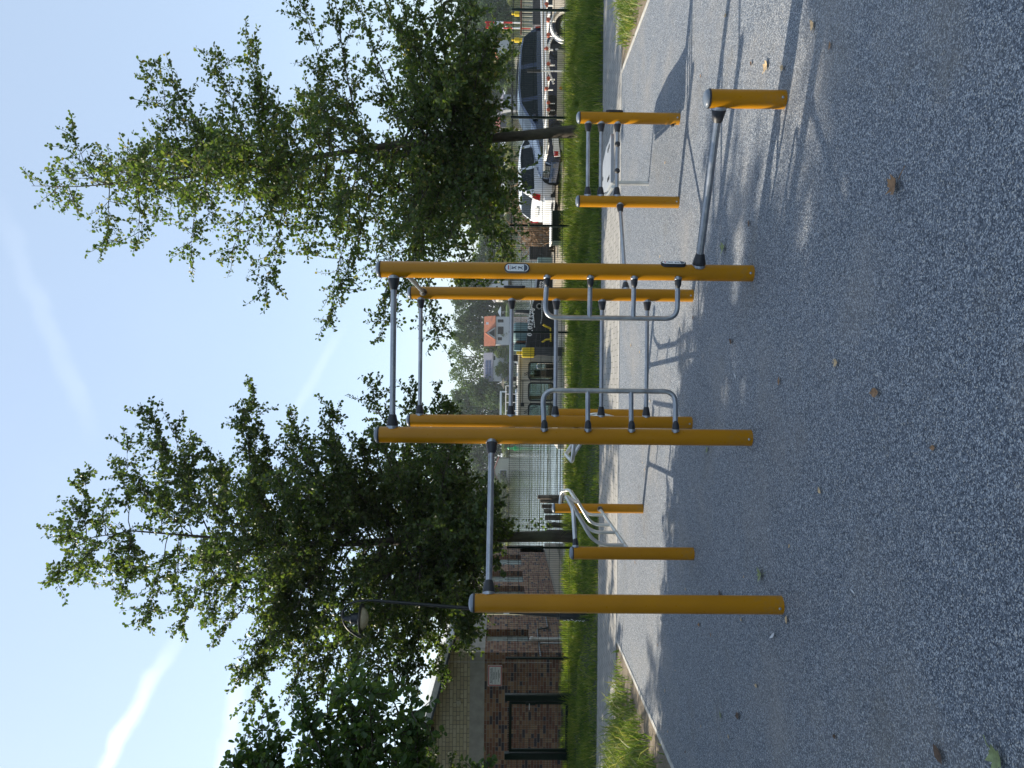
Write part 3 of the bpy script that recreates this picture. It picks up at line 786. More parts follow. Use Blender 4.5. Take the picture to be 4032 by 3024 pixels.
def post(root, p, top, bolt=True):
    b = MB()
    b.lathe(p + Vector((0, 0, -0.15)), (0, 0, 1), [(0, PR), (top + 0.15 - 0.012, PR)], 'yellow', 32)
    o = b.build('post', root)
    c = MB()
    z = top - 0.012
    c.lathe(p + Vector((0, 0, z)), (0, 0, 1), [(0, PR * 0.98), (0.001, PR + 0.003), (0.010, PR + 0.003), (0.011, PR * 0.985)], 'black', 32)
    c.lathe(p + Vector((0, 0, z + 0.010)), (0, 0, 1), [(0, PR * 0.99), (0.006, PR * 0.985), (0.014, PR * 0.90), (0.021, PR * 0.70), (0.026, PR * 0.42), (0.028, 0.001)], 'cap', 32)
    c.build('post_cap', o)
    if bolt:
        k = MB(); k.lathe(p + Vector((-0.006, -PR + 0.001, 0.035)), (0, -1, 0), [(0, 0.008), (0.004, 0.008), (0.006, 0.004)], 'galv', 10)
        k.build('bolt', o)
    return o
def topz(x, y, b): return P(x, y, b.y).z
H_F = (topz(1496, 1056, LFR) + topz(1486, 1713, LFL)) / 2
H_B = (topz(1619, 1161, LBR) + topz(1607, 1659, LBL)) / 2
H_P = topz(1862, 2380, PLB); H_S = topz(2786, 372, SHB)
H_N = (topz(2275, 790, BLB) + topz(2281, 455, BRB)) / 2
H_D = (topz(2221, 2175, DFLb) + topz(2204, 2005.5, DBLb)) / 2
for p, h in ((LFR, H_F), (LFL, H_F), (LBR, H_B), (LBL, H_B), (PLB, H_P), (SHB, H_S), (BLB, H_N), (BRB, H_N)): post(rig, p, h)

def collar(b, p, d, r):
    """black rubber sleeve with a pale clamp ring where a bar meets a post"""
    b.lathe(p + d * (PR - 0.012), d, [(0, r * 1.95), (0.014, r * 2.0), (0.020, r * 1.9)], 'galv', 18)
    b.lathe(p + d * (PR + 0.006), d, [(0, r * 1.9), (0.004, r * 1.98), (0.03, r * 1.75), (0.066, r * 1.36), (0.074, r * 1.16), (0.076, r * 0.9)], 'black', 18)
def crossbar(root, a, b_, r=BR, name='crossbar'):
    d = (b_ - a).normalized()
    m = MB(); m.tube([a + d * PR * 0.9, a.lerp(b_, 0.33), a.lerp(b_, 0.67), b_ - d * PR * 0.9], r, 'galv', 16)
    o = m.build(name, root)
    for p, q in ((a, d), (b_, -d)):
        c = MB(); collar(c, p, q, r); c.build('collar', o)
    return o
def at(p, z): return Vector((p.x, p.y, z))
zt = (zat(1550, 1080, yf) + zat(1546, 1690, yf)) / 2
crossbar(rig, at(LFL, zt), at(LFR, zt), 0.0195)
for xr, xl in ((1660, 1650), (2017, 2009), (2190, 2187), (2371, 2367), (2548, 2545)):
    z = (zat(xr, 1190, yb) + zat(xl, 1640, yb)) / 2
    crossbar(rig, at(LBL, z), at(LBR, z), 0.0175)
# bar joining front and back post on the right
crossbar(rig, at(LFR, zt - 0.055), at(LBR, zat(1664, 1150, yb) - 0.01), 0.016)
# pull-up bar, balance bar, bar to the bench
zp = zat(1924, 2330, PLB.y)
crossbar(rig, at(PLB, zp), at(LFL, zat(1936, 1752, yf)), 0.0195, 'pull_up_bar')
crossbar(rig, at(SHB, zat(2836, 430, SHB.y)), at(LFR, zat(2748, 1035, yf)), 0.022, 'balance_bar')
crossbar(rig, at(BLB, zat(2440, 805, yn)), at(LBR, zat(2466, 1132, yb)), 0.0175)
for xr, xl in ((2318, 2312), (2368, 2364), (2432, 2428)):
    z = (zat(xr, 480, yn) + zat(xl, 760, yn)) / 2
    lo = crossbar(rig, at(BLB, z), at(BRB, z), 0.0175)
zb = z
# D-shaped side handles on the front posts
def side_handle(pst, sgn, zs, out):
    yo = yf - 0.035
    x0 = pst.x + sgn * PR * 0.55; x1 = pst.x + sgn * out
    m = MB()
    m.tube(fillet([(x0, yo, zs[0]), (x1, yo + 0.02, zs[0] + 0.012), (x1, yo + 0.02, zs[3] - 0.004), (x0, yo, zs[3])], 0.085, 8), 0.0165, 'galv', 14)
    for z in zs[1:3]: m.tube([(x0, yo, z), (x0.__add__(x1) / 2, yo + 0.01, z), (x1, yo + 0.02, z)], 0.0155, 'galv', 12)
    o = m.build('side_handle', rig)
    for z in zs:
        c = MB()
        d = Vector((sgn, -0.25, 0)).normalized()
        c.lathe(Vector((pst.x + sgn * PR * 0.72, yo - 0.010, z)), (sgn, 0, 0), [(0, 0.024), (0.014, 0.026), (0.018, 0.022)], 'galv', 14)
        c.lathe(Vector((pst.x + sgn * (PR * 0.72 + 0.016), yo - 0.012, z)), (sgn, 0, 0), [(0, 0.0225), (0.03, 0.0215), (0.046, 0.016), (0.054, 0.008), (0.056, 0.001)], 'black', 14)
        c.build('end_cap', o)
zr = [zat(x, 1090, yf) for x in (2153, 2322, 2493, 2664)]
zl = [zat(x, 1700, yf) for x in (2142, 2312, 2482, 2654)]
side_handle(LFR, -1, zr, LFR.x - P(2300, 1252, yf).x)
side_handle(LFL, 1, zl, P(2300, 1538, yf).x - LFL.x)

# exercise plaques: pill-shaped plate with two stick figures
def plaque(root, pst, zc, ang, h=0.165, w=0.062):
    """ang: direction the plate faces, 0 = towards the camera, 90 = to the right"""
    n = Vector((math.sin(ang), -math.cos(ang), 0)); s = Vector((math.cos(ang), math.sin(ang), 0)); z = Vector((0, 0, 1))
    def pill(H, W, off, th, m, b):
        pts = []
        for k in range(17): a = math.pi * k / 16; pts.append((W / 2 * math.cos(a), H / 2 - W / 2 + W / 2 * math.sin(a)))
        for k in range(17): a = math.pi + math.pi * k / 16; pts.append((W / 2 * math.cos(a), -H / 2 + W / 2 + W / 2 * math.sin(a)))
        b.prism([pst + n * off + s * x + z * (zc + y) for x, y in pts], n * th, m)
    b = MB(); pill(h, w, PR - 0.006, 0.020, 'black', b); o = b.build('exercise_plaque', root)
    b = MB(); pill(h - 0.016, w - 0.014, PR + 0.0145, 0.0012, 'whiteprint', b)
    o2 = PR + 0.0160
    def q(x, y): return pst + n * o2 + s * x + z * (zc + y)
    def line(x0, y0, x1, y1, t, m='darkprint'):
        d = Vector((x1 - x0, y1 - y0)).normalized(); e = Vector((-d.y, d.x)) * t / 2
        b.prism([q(x0 - e.x, y0 - e.y), q(x1 - e.x, y1 - e.y), q(x1 + e.x, y1 + e.y), q(x0 + e.x, y0 + e.y)], n * 0.0008, m)
    line(-0.012, 0.056, 0.016, 0.056, 0.006, 'redprint'); line(-0.018, 0.044, 0.020, 0.044, 0.0018)
    for y0, fl in ((0.018, 1), (-0.024, -1)):
        line(-0.004 * fl, y0 + 0.018, -0.004 * fl, y0 + 0.010, 0.008)
        line(-0.004 * fl, y0 + 0.010, 0.002 * fl, y0 - 0.004, 0.007); line(-0.002 * fl, y0 + 0.008, 0.012 * fl, y0 + 0.016, 0.0032)
        line(0.002 * fl, y0 - 0.004, -0.010 * fl, y0 - 0.012, 0.004); line(0.002 * fl, y0 - 0.004, 0.012 * fl, y0 - 0.014, 0.004)
    b.prism([q(x, y) for x, y in ((-0.022, -0.045), (0.022, -0.045), (0.022, -0.052), (0.013, -0.066), (0.0, -0.070), (-0.013, -0.066), (-0.022, -0.052))][::-1], n * 0.0008, 'darkprint')
    b.build('pictogram', o)
plaque(rig, LFR, zat(2035, 1059, yf), R(8))
plaque(rig, LFR, zat(2648, 1040, yf), R(62))
plaque(rig, LBR, zat(2026, 1135, yb), R(88), 0.19)
plaque(rig, BRB, zat(2419, 430, yn), R(88), 0.165)

# sit-up board behind the bench bars
y0, y1 = yn + 0.10, 8.80
A = P(2411, 720, y0); B = P(2411, 526, y0); z1 = zat(2378, 690, y1)
xl, xr = P(2378, 765, y1).x, P(2378, 655, y1).x
brd = MB()
ol = [(A.x, y0), (A.x + 0.04, y0 - 0.012), (B.x - 0.04, y0 - 0.012), (B.x, y0), (B.x + 0.02, y0 + 0.3), ((B.x + xr) / 2 + 0.05, (y0 + y1) / 2), (xr + 0.02, y1 - 0.1), (xr - 0.04, y1), (xl + 0.05, y1), (xl, y1 - 0.08), ((A.x + xl) / 2 - 0.02, (y0 + y1) / 2)]
zz = lambda y: A.z + (z1 - A.z) * (y - y0) / (y1 - y0)
brd.prism([(x, y, zz(y) - 0.012) for x, y in ol], (0, 0, 0.03), 'board')
o = brd.build('sit_up_board', rig, bevel=0.005)
for (fx, fy) in ((0.16, 0.20), (0.16, 0.36), (0.84, 0.20), (0.84, 0.36), (0.5, 1.25)):
    xa = A.x + (xl - A.x) * fy / 1.5; xb = B.x + (xr - B.x) * fy / 1.5
    x = xa + (xb - xa) * fx; y = y0 + fy
    sl = MB(); sl.box((x, y, zz(y) + 0.0195), (0.035, 0.075, 0.006), 'black'); sl.build('grip_slot', o)
sl = MB(); sl.tube([(A.x - 0.03, y0 + 0.02, A.z - 0.01), ((A.x + xl) / 2 - 0.05, (y0 + y1) / 2, zz((y0 + y1) / 2) - 0.01), (xl - 0.02, y1 - 0.05, z1 - 0.01)], 0.017, 'alu', 12)
sl.build('side_rail', o)
lg = MB(); gp = G(2556, 722); lg.tube([(gp.x, gp.y, -0.05), (gp.x, gp.y, 0.2), (gp.x, gp.y, z1)], 0.026, 'alu', 14); lg.build('support_leg', rig)
for (xx, yy) in ((2430, 568), (2428, 673)):
    q = P(xx, yy, yn - 0.01)
    k = MB(); k.ball((q.x, yn - 0.012, zb), 0.027, 'black', 16); k.build('knob', rig)
k = MB(); k.lathe(at(BRB, 0.07) - Vector((0.13, 0, 0)) + Vector((0.06, 0, 0)), (1, 0, 0), [(0, 0.016), (0.03, 0.018)], 'black', 12); k.build('floor_bolt', rig)

# dip station
for p in (DFLb, DBLb): post(dip, p, H_D, False)
post(rig, DBRb, H_D, False)
def dip_side(front, back, s, root):
    X = front.x; yF, yB = front.y, back.y
    rail = MB(); a = at(front, 0.545); b_ = at(back, 0.515)
    rail.tube([a + Vector((0, PR * 0.9, 0)), a.lerp(b_, 0.5), b_ - Vector((0, PR * 0.9, 0))], 0.0175, 'alu', 14)
    o = rail.build('foot_rail', root)
    for p, q in ((a, Vector((0, 1, 0))), (b_, Vector((0, -1, 0)))):
        c = MB(); collar(c, p, q, 0.0165); c.build('collar', o)
    xi, x2 = X + s * 0.36, X + s * 0.26
    path = fillet([(X + s * PR * 0.8, yF, 1.02), (xi, yF + 0.10, 1.035), (xi, yF + 0.86, 1.035), (x2, yF + 1.12, 0.895), (x2, yB - 0.34, 0.90), (X + s * 0.20, yB - 0.02, 0.965), (X + s * PR * 0.8, yB, 0.98)], 0.09, 6)
    m = MB(); m.tube(path, 0.0185, 'alu', 14); hb = m.build('dip_bar', root)
    c = MB(); c.lathe(Vector((X + s * PR * 0.85, yF, 1.02)), (s, 0.28, 0), [(0, 0.027), (0.014, 0.029), (0.02, 0.026)], 'galv', 14)
    c.lathe(Vector((X + s * (PR * 0.85 + 0.018), yF + 0.005, 1.02)), (s, 0.28, 0), [(0, 0.026), (0.05, 0.022), (0.062, 0.012), (0.064, 0.001)], 'black', 14); c.build('end_cap', hb)
    for yy, xe, ze, k in ((yF + 0.34, xi, 1.03, 0.22), (yF + 0.93, xi - s * 0.01, 1.02, 0.22), (yF + 1.33, x2, 0.893, 0.15), (yB - 0.45, x2, 0.897, 0.15)):
        zr_ = a.z + (b_.z - a.z) * (yy - yF) / (yB - yF)
        m = MB(); m.tube(fillet([(X, yy, zr_ + 0.01), (X, yy, zr_ + k + 0.05), (xe, yy + 0.03, ze - 0.008)], 0.24, 8), 0.0165, 'alu', 12)
        m.build('curved_upright', root)
dip_side(DFLb, DBLb, 1, dip); dip_side(DFRb, DBRb, -1, rig)

# ---------------------------------------------------------------- brick building
XC, YC, YE, ZB = -7.68, 22.0, 35.2, -0.62
def zc_(x): return P(x, 2569, YC).z
EAVE = zc_(1772); B0, B1 = zc_(1909), zc_(1851); SL = 0.262
house = thing('brick_building', (XC, YC, 0), 'low brick boathouse with yellow brick gable, concrete band and glass block windows', 'building')
XW = -17.0
def wall_piece(name, za, zb_, mx, my, proud=0.0, lab=None):
    b = MB()
    yb_ = YE
    # front and side leaf of the wall, 0.3 m thick, mitred at the corner
    b.add([(XW, YC - proud, za), (XC + proud, YC - proud, za), (XC + proud, YC - proud, zb_), (XW, YC - proud, zb_)], [(0, 1, 2, 3)], mx)
    b.add([(XC + proud, YC - proud, za), (XC + proud, yb_, za), (XC + proud, yb_, zb_), (XC + proud, YC - proud, zb_)], [(0, 1, 2, 3)], my)
    return b
# side wall with window recesses
WINS = []
def ywall(x, y):                     # where a pixel column meets the side wall
    d = ray(x, y); t = XC / d.x; return (CAM + d * t).y
for ya, yb_ in ((2524, 2478), (2420, 2378), (2348, 2307), (2290, 2249), (2222, 2184), (2172, 2148)):
    a, b2 = ywall(1950, ya), ywall(1950, yb_)
    WINS.append((a, b2))
zw0 = P(2082, 2500, (WINS[0][0] + WINS[0][1]) / 2).z; zw1 = B0
brk = wall_piece('', ZB + 0.32, B0, 'brickx', 'bricky')
brk.f.pop(); brk.mi.pop()
edges = [YC] + [v for w in WINS for v in w] + [YE]
zl_ = ZB + 0.32
for i in range(0, len(edges), 2):    # piers between windows
    brk.quad((XC, edges[i], zl_), (XC, edges[i + 1], zl_), (XC, edges[i + 1], B0), (XC, edges[i], B0), 'bricky')
for a, b2 in WINS:                   # sill wall, reveals
    brk.quad((XC, a, zl_), (XC, b2, zl_), (XC, b2, zw0), (XC, a, zw0), 'bricky')
    for yy in (a, b2): brk.quad((XC, yy, zw0), (XC - 0.22, yy, zw0), (XC - 0.22, yy, zw1), (XC, yy, zw1), 'brickx')
    brk.quad((XC, a, zw0), (XC - 0.22, a, zw0), (XC - 0.22, b2, zw0), (XC, b2, zw0), 'gutter')
brk.quad((XC, YE, ZB), (XW, YE, ZB), (XW, YE, EAVE), (XC, YE, EAVE), 'brickx')
wall = brk.build('brick_wall', house, smooth=False)
for a, b2 in WINS:
    w = MB(); w.box((XC - 0.25, (a + b2) / 2, (zw0 + zw1) / 2), (0.06, b2 - a, zw1 - zw0), 'gblock'); w.build('window', house, smooth=False)
b = wall_piece('', B0, B1, 'concrete', 'concrete', 0.012); b.build('concrete_band', house, smooth=False)
b = wall_piece('', ZB - 2, ZB + 0.32, 'concrete', 'concrete', 0.03)
b.quad((XW, YC - 0.03, ZB + 0.32), (XC + 0.03, YC - 0.03, ZB + 0.32), (XC, YC, ZB + 0.32), (XW, YC, ZB + 0.32), 'concrete')
b.quad((XC + 0.03, YC - 0.03, ZB + 0.32), (XC + 0.03, YE, ZB + 0.32), (XC, YE, ZB + 0.32), (XC, YC, ZB + 0.32), 'concrete')
b.build('plinth', house, smooth=False)
zg = EAVE + (XC - XW) * SL
b = MB()
b.add([(XW, YC, B1), (XC, YC, B1), (XC, YC, EAVE), (XW, YC, zg)], [(0, 1, 2, 3)], 'ybrickx')
b.quad((XC, YC, B1), (XC, YE, B1), (XC, YE, EAVE), (XC, YC, EAVE), 'ybricky')
b.build('gable_wall', house, smooth=False)
ov = 0.32; dz = 0.18
b = MB()
def rz(x): return EAVE + (XC - x) * SL
xe = XC + ov
b.prism([(xe, YC - ov, rz(xe) + 0.03), (XW, YC - ov, rz(XW) + 0.03), (XW, YC - ov, rz(XW) + 0.03 + dz), (xe, YC - ov, rz(xe) + 0.03 + dz)], (0, YE - YC + 2 * ov, 0), 'fascia')
rf = b.build('roof', house, smooth=False)
b = MB(); b.box((xe + 0.05, (YC + YE) / 2, rz(xe) + 0.04), (0.10, YE - YC + 2 * ov, 0.10), 'palegut'); b.build('gutter', rf, bevel=0.02)
b = MB(); b.prism([(xe, YC - ov - 0.03, rz(xe) - 0.02), (XW, YC - ov - 0.03, rz(XW) - 0.02), (XW, YC - ov - 0.03, rz(XW) + 0.045), (xe, YC - ov - 0.03, rz(xe) + 0.045)], (0, 0.05, 0), 'gutter')
b.build('verge_trim', rf, smooth=False)
for yy in np.arange(YC + 0.3, YE, 1.15): b = MB(); b.box((XC + 0.15, yy, EAVE - 0.07), (0.29, 0.12, 0.14), 'gutter'); b.build('rafter_end', rf, smooth=False)
for xx in (XC - 0.6, XC - 2.2, XC - 3.8): b = MB(); b.box((xx, YC - 0.15, rz(xx) - 0.08), (0.12, 0.29, 0.14), 'gutter'); b.build('rafter_end', rf, smooth=False)
# pipes, boxes and cable on the walls
b = MB()
yq = ywall(2130, 2533)
b.tube([(XC + 0.12, yq, -0.9), (XC + 0.12, yq, 0.2), (XC + 0.12, yq, 0.72)], 0.06, 'fascia', 14); b.ball((XC + 0.12, yq, 0.74), 0.082, 'fascia', 14)
b.tube([(XC + 0.10, yq - 0.28, -0.8), (XC + 0.10, yq - 0.28, 0.1), (XC + 0.10, yq - 0.28, 0.5)], 0.022, 'palegut', 10)
b.build('vent_pipe', house)
b = MB()
ya, yb2, yc2 = ywall(2130, 2565), ywall(2130, 2480), ywall(2150, 2400)
zA, zB_ = P(2126, 2570, YC).z, P(2157, 2480, yb2).z
b.tube(fillet([(XC + 0.06, YC - 0.5, zA), (XC + 0.06, yb2 - 0.15, zA), (XC + 0.06, yb2, zB_), (XC + 0.06, yc2, zB_)], 0.1), 0.028, 'gutter', 10)
b.tube(fillet([(XC + 0.06, YC + 0.2, -0.12), (XC + 0.06, yb2 - 0.6, -0.12), (XC + 0.06, yb2 - 0.55, -0.5)], 0.1), 0.024, 'gutter', 10)
b.build('conduit', house)
q = P(1930, 2607, YC - 0.02)
b = MB(); b.tube([(q.x, YC - 0.02, 0.2), (q.x, YC - 0.02, 1.5), (q.x, YC - 0.02, rz(q.x) - 0.05)], 0.006, 'palegut', 6); b.build('cable', house)
q = P(1807, 2763, YC); b = MB(); b.box((q.x, YC - 0.03, q.z), (0.11, 0.06, 0.13), 'beige'); b.build('junction_box', house, bevel=0.008)
# notice board on the front wall
c0 = P(1949, 2659, YC)
sg = thing('wall_sign', (c0.x, YC - 0.02, c0.z), 'white notice with red border screwed to the brick front wall', 'sign')
b = MB(); b.box((c0.x, YC - 0.022, c0.z), (0.60, 0.012, 0.405), 'whiteprint'); b.build('panel', sg, bevel=0.004)
b = MB()
for sx, sz, w, h in ((0, 0.178, 0.57, 0.024), (0, -0.178, 0.57, 0.024), (-0.273, 0, 0.024, 0.332), (0.273, 0, 0.024, 0.332)): b.box((c0.x + sx, YC - 0.031, c0.z + sz), (w, 0.004, h), 'redprint')
b.build('border', sg, smooth=False)
b = MB()
Tm = lambda dx, dzz: Matrix.Translation((c0.x + dx, YC - 0.030, c0.z + dzz)) @ Matrix.Rotation(R(90), 4, 'X')
b.text('Betriebsgelände', 0.066, Tm(0, 0.115), 'darkprint', 0.002)
b.text('Betreten', 0.062, Tm(0, 0.035), 'darkprint', 0.002)
b.text('verboten', 0.058, Tm(0, -0.045), 'darkprint', 0.002)
for dzz, w in ((0.075, 0.46), (-0.004, 0.48), (-0.098, 0.34), (-0.126, 0.14)): b.box((c0.x, YC - 0.030, c0.z + dzz), (w, 0.003, 0.008 if dzz > -0.05 else 0.011), 'darkprint')
b.build('lettering', sg, smooth=False)

# ---------------------------------------------------------------- mesh fence with gate
YF = 17.95; FT = 1.52
fx = [P(2100, y, YF).x for y in (2594, 2157, 1732, 1307, 887, 460, 36)]
fence = thing('mesh_fence', (0, YF, 0), 'dark green welded mesh fence running the whole width behind the grass', 'fence')
def panel(xa, xb):
    vs = []; fs = []
    def bar(p, q, w):
        o = len(vs); d = (Vector(q) - Vector(p)).normalized(); a = d.orthogonal().normalized() * w; b_ = d.cross(a)
        for e in (p, q):
            for k in range(4):
                g_ = math.pi / 2 * k + math.pi / 4; vs.append(tuple(Vector(e) + a * math.cos(g_) + b_ * math.sin(g_)))
        for k in range(4): fs.append((o + k, o + (k + 1) % 4, o + 4 + (k + 1) % 4, o + 4 + k))
    n = int(round((xb - xa) / 0.05))
    for i in range(1, n):
        x = xa + (xb - xa) * i / n; bar((x, YF, 0.06), (x, YF, FT), 0.0036)
    for k in range(7):
        z = 0.07 + (FT - 0.09) * k / 6
        for dy in (-0.006, 0.006): bar((xa, YF + dy, z), (xb, YF + dy, z), 0.0042)
    return raw('wire_panel', vs, np.array(fs), 'fencegreen', fence)
gate_x = [P(2100, y, YF).x for y in (2975, 2745)]
xs = [gate_x[0] - 2.5, gate_x[0]]
for xa, xb in [(gate_x[0] - 5.0, gate_x[0] - 2.5), (gate_x[0] - 2.5, gate_x[0] - 0.06), (gate_x[1] + 0.06, fx[0])] + list(zip(fx[:-1], fx[1:])) + [(fx[-1], fx[-1] + 2.5)]:
    panel(xa, xb)
for x in [gate_x[0] - 2.5] + fx + [fx[-1] + 2.5]:
    b = MB(); b.box((x, YF + 0.035, FT / 2 - 0.05), (0.05, 0.05, FT + 0.14), 'fencegreen'); b.build('fence_post', fence, bevel=0.004)
gate = thing('mesh_gate', ((gate_x[0] + gate_x[1]) / 2, YF, 0), 'closed dark green gate with thick square frame and mesh filling in the fence', 'gate')
for x in gate_x:
    b = MB(); b.box((x, YF, FT / 2 + 0.0), (0.14, 0.14, FT + 0.06), 'fencegreen'); b.build('gate_post', gate, bevel=0.008)
ga, gb = gate_x[0] + 0.10, gate_x[1] - 0.10
b = MB()
for x in (ga + 0.03, gb - 0.03): b.box((x, YF, 0.76), (0.065, 0.05, 1.38), 'fencegreen')
for z in (0.10, 1.42): b.box(((ga + gb) / 2, YF, z), (gb - ga - 0.125, 0.05, 0.065), 'fencegreen')
for i in range(26):
    x = ga + 0.04 + (gb - ga - 0.08) * i / 25; b.add([(x - 0.012, YF - 0.003, 1.45), (x + 0.012, YF - 0.003, 1.45), (x, YF - 0.003, 1.50), (x - 0.012, YF + 0.003, 1.45), (x + 0.012, YF + 0.003, 1.45), (x, YF + 0.003, 1.50)], [(0, 1, 2), (5, 4, 3), (0, 2, 5, 3), (1, 4, 5, 2)], 'fencegreen')
b.build('gate_frame', gate, bevel=0.004)
b = MB(); n = int((gb - ga) / 0.05)
for i in range(1, n): b.tube([(ga + (gb - ga) * i / n, YF, 0.12), (ga + (gb - ga) * i / n, YF, 1.40)], 0.003, 'fencegreen', 4, cap=False)
for k in range(1, 6): b.tube([(ga, YF + 0.005, 0.1 + 1.32 * k / 6), (gb, YF + 0.005, 0.1 + 1.32 * k / 6)], 0.004, 'fencegreen', 4, cap=False)
b.build('mesh_infill', gate, smooth=False)
b = MB(); b.box((gb - 0.03, YF - 0.04, 0.95), (0.07, 0.05, 0.22), 'fencegreen'); b.tube(fillet([(gb - 0.03, YF - 0.05, 0.98), (gb - 0.03, YF - 0.10, 0.98), (gb - 0.16, YF - 0.10, 0.98)], 0.02), 0.010, 'alu', 8); b.build('gate_handle', gate)

# ---------------------------------------------------------------- street lamp and pale mast
lb = G(2322, 2434); YLm = lb.y
lamp = thing('street_lamp', lb, 'dark street lamp with curved arm and bell shaped shade in front of the dense tree', 'street lamp')
b = MB(); pt = P(1470, 2364, YLm); pa, pm, pe = P(1400, 2366, YLm), P(1352, 2420, YLm), P(1424, 2512, YLm)
b.tube([lb + Vector((0, 0, -0.1)), lb.lerp(pt, 0.14), lb.lerp(pt, 0.142), lb.lerp(pt, 0.5), pt], [0.075, 0.075, 0.042, 0.036, 0.028], 'lampdark', 14)
b.build('pole', lamp)
b = MB()
def quadr(a, c, e, n=10): return [a * (1 - t) ** 2 + c * 2 * t * (1 - t) + e * t * t for t in [k / n for k in range(n + 1)]]
arc = quadr(pt, P(1356, 2360, YLm), P(1350, 2415, YLm)) + quadr(P(1350, 2415, YLm), P(1342, 2475, YLm), pe)[1:]
b.tube(arc, 0.021, 'lampdark', 10); b.build('arm', lamp)
c = P(1376, 2436, YLm); up = Vector((0, 0, 1)); 
b = MB(); b.lathe(c, -up, [(-0.12, 0.03), (0, 0.06), (0.04, 0.10), (0.16, 0.11), (0.18, 0.14), (0.205, 0.27), (0.215, 0.285), (0.235, 0.28)], 'lampdark', 28); b.build('lamp_shade', lamp)
b = MB(); b.lathe(c, -up, [(0.225, 0.21), (0.26, 0.20), (0.31, 0.15), (0.345, 0.08), (0.355, 0.001)], 'lampglass', 24); b.build('lamp_bowl', lamp)
b = MB()
for k, (t, m) in enumerate(((0.62, 'grey'), (0.505, 'whiteprint'))):
    q = lb.lerp(pt, t - 0.12); b.lathe(q + Vector((0, 0, -0.05)), (0.0, 0, 1), [(0, 0.052), (0.11, 0.052)], m, 14)
b.build('sticker', lamp)
rg = random.Random(4); b = MB()
for k in range(6):
    q = lb + Vector((-0.02, -0.079, 0.10 + 0.07 * k)); b.tube([q, q + Vector((rg.uniform(-.03, .03), 0, 0.05)), q + Vector((rg.uniform(-.03, .03), 0, 0.02))], 0.005, 'whiteprint', 5)
b.build('scribble', lamp)
mq = P(2250, 2410, 20.2)
mast = MB(); mast.tube([(mq.x, 20.2, YARD_Z - 0.1), (mq.x, 20.2, 2), (P(1690, 2400, 20.2).x, 20.2, P(1640, 2400, 20.2).z)], [0.085, 0.08, 0.07], 'palepost', 16)
tag(mast.build('concrete_mast'), 'plain pale greenish mast behind the fence beside the street lamp', 'mast')
